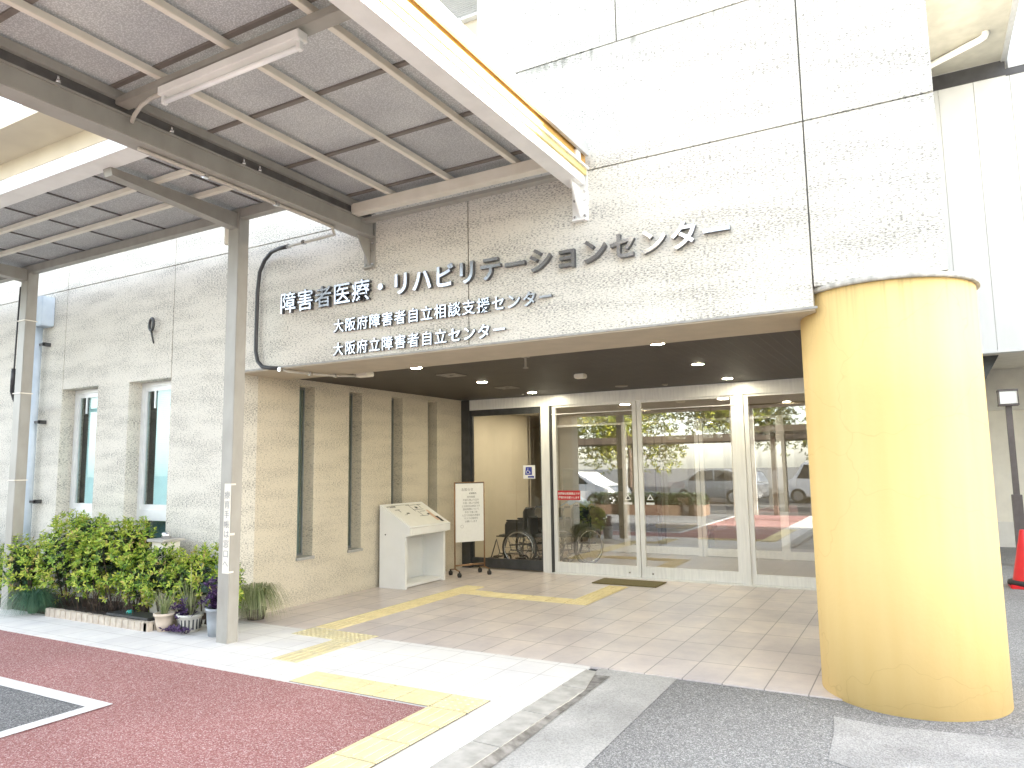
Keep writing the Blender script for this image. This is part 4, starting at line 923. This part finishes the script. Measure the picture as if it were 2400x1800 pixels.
def pot(name, lab, c, r0, r1, h, m, rim=.012):
    t = thing(name, lab, 'flower pot', (c[0], c[1], 0))
    MB().lathe([(r0, 0), ((r0+r1)/2*1.03, h*.5), (r1, h), (r1+rim, h), (r1+rim, h+.025), (r1-.008, h+.025), (r1-.012, h-.01)], (c[0], c[1], 0), 28).build('pot', m, t)
    return t
t = pot('potted_plant', 'rounded pale clay pot with a few arching blades', (-.235, -.60), .062, .092, .15, 'pot'); mb = MB(); blades(mb.bm, (-.235, -.60, .15), 38, .42, .006, .75, .9, .9); mb.build('plant', 'striped', t)
t = pot('potted_plant', 'white pot with dark vertical streaks and purple leaves', (.02, -.50), .085, .115, .145, 'potw')
k = MB()
for i in range(18):
    a = 2*math.pi*i/18; k.obox((.02+.107*math.cos(a), -.50+.107*math.sin(a), .08), Vector((math.cos(a), math.sin(a), .2))*.004, Vector((-math.sin(a), math.cos(a), 0))*.007, (.0, 0, .052))
k.build('streaks', 'dkframe', t)
mb = MB(); blades(mb.bm, (.0, -.48, .15), 50, .40, .007, .5, .35, .9); mb.build('green_blades', 'striped', t)
mb = MB()
for _ in range(50): rosette(mb.bm, Vector((.02+rnd.gauss(-.04, .07), -.50+rnd.gauss(-.03, .05), .13+abs(rnd.gauss(.05, .07)))), Vector((rnd.uniform(-.5, .5), -.4, 1)), .05, .5, 4)
for _ in range(34): rosette(mb.bm, Vector((.02+rnd.gauss(0, .08), -.62+rnd.gauss(0, .03), .02+.02*rnd.random())), Vector((rnd.uniform(-.5, .5), -.4, 1)), .045, .5, 4)
mb.build('purple_leaves', 'purple', t)
t = pot('potted_plant', 'grey bucket of dark purple leaves tucked behind the post', (.44, -.50), .09, .11, .24, 'bucket'); mb = MB()
for _ in range(110): rosette(mb.bm, Vector((.42+rnd.gauss(0, .065), -.48+rnd.gauss(0, .05), .34+rnd.gauss(0, .08))), Vector((rnd.uniform(-.5, .5), -.4, 1)), .05, .55, 5)
mb.build('purple_leaves', 'purple', t)
mb = MB()
for _ in range(120): rosette(mb.bm, Vector((.22+rnd.gauss(0, .08), -.36+rnd.gauss(0, .05), .45+rnd.gauss(0, .07))), Vector((rnd.uniform(-.5, .5), -.4, 1)), .055, .55, 5)
mb.build('grey_green_leaves', 'grey_green', t)
t = pot('potted_plant', 'dark pot of drooping striped grass in the corner by the porch wall', (.17, .20), .085, .10, .09, 'potd'); mb = MB(); blades(mb.bm, (.17, .17, .10), 620, .52, .0062, .80, 1.30, 1.0); mb.build('plant', 'striped', t)
gl = thing('garden_post', 'short beige square post with a flat cap among the azaleas', 'garden post', (-.72, -.25, 0))
MB().box(-.83, -.63, -.36, -.16, .0, .83, .004).build('shaft', 'steel_lt', gl); MB().box(-.87, -.59, -.40, -.12, .83, .86, .006).build('cap', 'curb', gl)
MB().lathe([(.05, .86), (.05, .92), (.035, .925)], (-.73, -.26, 0), 14).build('spout', 'chrome', gl)

# ================================================================== RIGHT SIDE: ANNEX, LAMP, CONE
ax_ = thing('annex_building', 'pale panelled annex with overhanging upper wall, right of the column', 'building', (12, 9, 0))
mb = MB(); xx = 6.75
while xx < 30: nx = (7.17 if xx < 7 else xx+.49); mb.box(xx+.003, nx-.003, 8.0, 8.15, 3.27, 7.68); xx = nx
mb.build('upper_panels', 'annexp', ax_)
MB().box(6.75, 30, 8.02, 8.12, 3.3, 7.6).build('panel_backing', 'joint', ax_)
MB().box(6.75, 8.10, 7.985, 8.15, 7.68, 7.93).box(8.10, 30, 7.99, 8.15, 7.66, 7.78).build('dark_band', 'band', ax_)
MB().box(8.14, 30, 7.98, 8.2, 7.78, 8.08).build('parapet', 'gutter', ax_)
MB().box(6.75, 30, 7.97, 8.15, 3.235, 3.268).build('bottom_edge', 'annexp', ax_)
MB().box(6.75, 30, 8.15, 10.9, 3.27, 3.35).build('underside', 'annexw', ax_)
MB().box(6.75, 30, 10.85, 11.1, 2.50, 3.27).build('pale_band', 'annexw', ax_)
MB().box(6.75, 30, 10.9, 11.1, .44, 2.5).build('lower_wall', 'annexb', ax_)
MB().box(6.75, 30, 10.82, 11.1, -.02, .44).build('base_course', 'annexw', ax_)
MB().prism([(7.40, 8.6, 3.27), (7.72, 8.6, 3.27), (7.50, 8.6, 2.86), (7.40, 8.6, 2.86)], (0, 2.2, 0)).build('haunch', 'dkframe', ax_)
MB().box(6.75, 30, 8.2, 20, 8.0, 8.08).build('roof', 'lip', ax_)
MB().box(20, 75, 6.0, 7.96, -.1, 11.45).box(31, 75, 7.96, 14, -.1, 11.45).build('shade_block', 'annexw', ax_)  # unseen block added to cast the shadow edge on the canopy
for k in range(6):  # windows dressing the added shade block
    for z in (1.0, 4.6, 8.2):
        wx = 22.0+k*4.5; f = MB().box(wx, wx+2.4, 5.96, 6.0, z, z+1.6).build('window', 'wframe', ax_); MB().box(wx+.08, wx+2.32, 5.95, 5.96, z+.08, z+1.52).build('pane', 'carglass', f)
tag(MB().tube([(6.9, 7.55, 7.86), (7.08, 7.42, 7.86), (7.70, 6.99, 7.86), (7.76, 6.95, 7.87), (7.78, 6.935, 7.91), (7.78, 6.93, 7.95)], .05, 14).build('white_pipe', 'white'), 'white plastic pipe slung under the concrete eaves at top right', 'pipe')
lp = thing('street_lamp', 'brown square post lamp with box lantern right of the column', 'street lamp', (7.73, 8, 0))
MB().box(7.60, 7.86, 7.87, 8.13, 2.40, 2.425).box(7.60, 7.86, 7.87, 8.13, 2.625, 2.65).build('lantern_frame', 'lampmetal', lp)
fr = MB()
for a in (7.605, 7.845):
    for b in (7.875, 8.115): fr.box(a, a+.012, b, b+.012, 2.425, 2.625)
fr.build('lantern_bars', 'lampmetal', lp)
MB().box(7.62, 7.84, 7.89, 8.11, 2.43, 2.62).build('lantern_glass', 'lampglass', lp)
MB().box(7.69, 7.77, 7.96, 8.04, 1.05, 2.40).build('upper_pole', 'lampmetal', lp); MB().box(7.665, 7.795, 7.935, 8.065, -.02, 1.05).build('lower_pole', 'lampmetal', lp)
cn = thing('traffic_cone', 'red traffic cone with black weight on the asphalt right of the column', 'traffic cone', (7.55, 5.8, 0))
MB().lathe([(.16, .06), (.155, .07), (.035, .70), (.03, .715), (.012, .718)], (7.55, 5.8, -.016), 28).build('cone', 'redcone', cn)
MB().box(7.36, 7.74, 5.61, 5.99, -.018, .03, .012).build('base', 'redcone', cn)
MB().lathe([(.205, .025), (.21, .05), (.20, .075), (.16, .08)], (7.55, 5.8, -.0), 28).build('weight', 'rubber', cn)

# ================================================================== CAR PARK (seen in the glass)
def car(lab, loc, rot, paint, prof, glassp, L):
    t = thing('parked_car', lab, 'car', (0, 0, 0), 'cars parked across the lot')
    mb = MB(); mb.prism([(x, -.82, z) for x, z in prof], (0, 1.64, 0)); bmesh.ops.bevel(mb.bm, geom=mb.bm.edges[:], offset=.06, segments=2, affect='EDGES'); mb.build('body', paint, t)
    for s_ in (-1, 1):
        for gp in glassp: MB().prism([(x, s_*.822, z) for x, z in gp], (0, .006*s_, 0)).build('side_window', 'carglass', t)
        for x in (-L*.31, L*.31):
            wh = MB().cyl((x, s_*.66, .31), (x, s_*.835, .31), .31, seg=28).build('wheel', 'rubber', t); MB().cyl((x, s_*.83, .31), (x, s_*.845, .31), .20, seg=20).build('rim', 'chrome', wh)
    t.location = loc; t.rotation_euler.z = rot; return t
hat = [(-2.0, .25), (2.0, .25), (2.05, .55), (1.95, .85), (1.1, .98), (.45, 1.45), (-.9, 1.52), (-1.75, 1.35), (-2.05, .9)]
hg = [[(1.0, 1.0), (.42, 1.40), (-.3, 1.44), (-.3, .98)], [(-.38, .98), (-.38, 1.44), (-.95, 1.44), (-1.6, 1.28), (-1.75, 1.0)]]
van = [(-1.75, .25), (1.65, .25), (1.72, .6), (1.6, .95), (1.25, 1.0), (.85, 1.75), (-1.6, 1.8), (-1.75, 1.6)]
vg = [[(1.1, 1.05), (.78, 1.62), (.1, 1.65), (.1, 1.02)], [(0, 1.02), (0, 1.65), (-1.5, 1.66), (-1.6, 1.02)]]
car('white hatchback mirrored in the left sliding door', (-5.9, -13.2, -.13), R(10), 'carwhite', hat, hg, 4.0)
car('silver hatchback mirrored beside the mullion of the right door', (-1.4, -18.2, -.13), R(200), 'carsilver', hat, hg, 4.0)
car('white boxy van mirrored in the right sliding door', (3.0, -19.5, -.13), R(185), 'carwhite', van, vg, 3.5)
car('second white hatchback farther off, mirrored in the right door', (8.2, -19.0, -.13), R(172), 'carwhite', hat, hg, 4.0)
car('silver hatchback mirrored near the yellow column', (13, -19.5, -.13), R(185), 'carsilver', hat, hg, 4.0)
def tree(lab, x, y, h, r):
    t = thing('tree', lab, 'tree', (x, y, -.13), 'trees beyond the car park')
    mb = MB(); mb.tube([(x, y, -.2), (x+.1, y, h*.3), (x, y+.1, h*.62)], .16, 8, r2=.08)
    lim = []
    for k in range(7):
        a = k*.9+rnd.random(); e = Vector((x+r*.6*math.cos(a), y+r*.6*math.sin(a), h*rnd.uniform(.36, .85))); mb.tube([(x, y+.05, h*.42), (e+Vector((x, y, h*.42)))/2+Vector((0, 0, .2)), e], .06, 6, r2=.02); lim.append(e)
    mb.build('trunk', 'bark', t)
    mb = MB()
    for e in lim+[Vector((x, y, h*.85))]:
        for _ in range(420):
            d = Vector((rnd.gauss(0, 1), rnd.gauss(0, 1), rnd.gauss(0, .8))).normalized()*r*.55*rnd.random()**.5
            rosette(mb.bm, e+d, Vector((rnd.uniform(-1, 1), rnd.uniform(-1, 1), 1)), .22, .5, 4)
    mb.build('crown', 'treeleaf', t)
tk = ['young', 'broad', 'leaning', 'tall', 'thin', 'bushy', 'round']
for i, (x, y, h, r) in enumerate(((-24, -30, 7, 3.2), (-16, -31, 8, 3.6), (-9.5, -29, 6.5, 3.2), (-3, -31, 7.5, 3.4), (4, -30, 7, 3.2), (11, -31, 8.5, 3.8), (18, -30, 7, 3.2))):
    tree(f'{tk[i]} yellow green tree beyond the parked cars, seen in the door glass', x, y, h, r)
tree('big tree added east of the lot to shade it', 20, -15, 9.5, 4.2)  # extra tree out of view, placed to throw shade over the lot
pg = thing('carport', 'long dark flat roofed carport across the lot, seen in the door glass', 'carport', (0, -24, 0))
MB().box(-26, 18, -26.2, -22.8, 2.75, 3.1).build('roof', 'dkbrown', pg)
for k in range(8): MB().box(-24+k*5.6, -23.82+k*5.6, -23.4, -23.2, -.14, 2.75).build('post', 'dkbrown', pg)
pg2 = thing('carport', 'nearer dark timber pergola across the lot, seen in the door glass', 'carport', (8, -13, 0))
MB().box(1.5, 16, -13.2, -10.4, 2.62, 2.82).build('roof', 'dkbrown', pg2)
for k in range(5):
    for yy in (-12.9, -10.7): MB().box(2.2+k*3.2, 2.34+k*3.2, yy-.07, yy+.07, -.14, 2.62).build('post', 'dkbrown', pg2)
pl = thing('planter_hedge', 'clipped hedge in a low brown planter across the drive, seen in the door glass', 'hedge', (-1, -8.2, 0))
MB().box(-3.2, .6, -8.7, -7.9, -.14, .32).build('planter', pm('brown planter', (.10, .06, .04), (.14, .09, .06), 8, .8), pl)
mb = MB()
for _ in range(1500): rosette(mb.bm, Vector((rnd.uniform(-3.2, .6), rnd.uniform(-8.7, -7.9), rnd.uniform(.3, .66))), Vector((rnd.uniform(-1, 1), rnd.uniform(-1, 1), 1)), .07, .5, 5)
mb.build('foliage', 'dkleaf', pl)
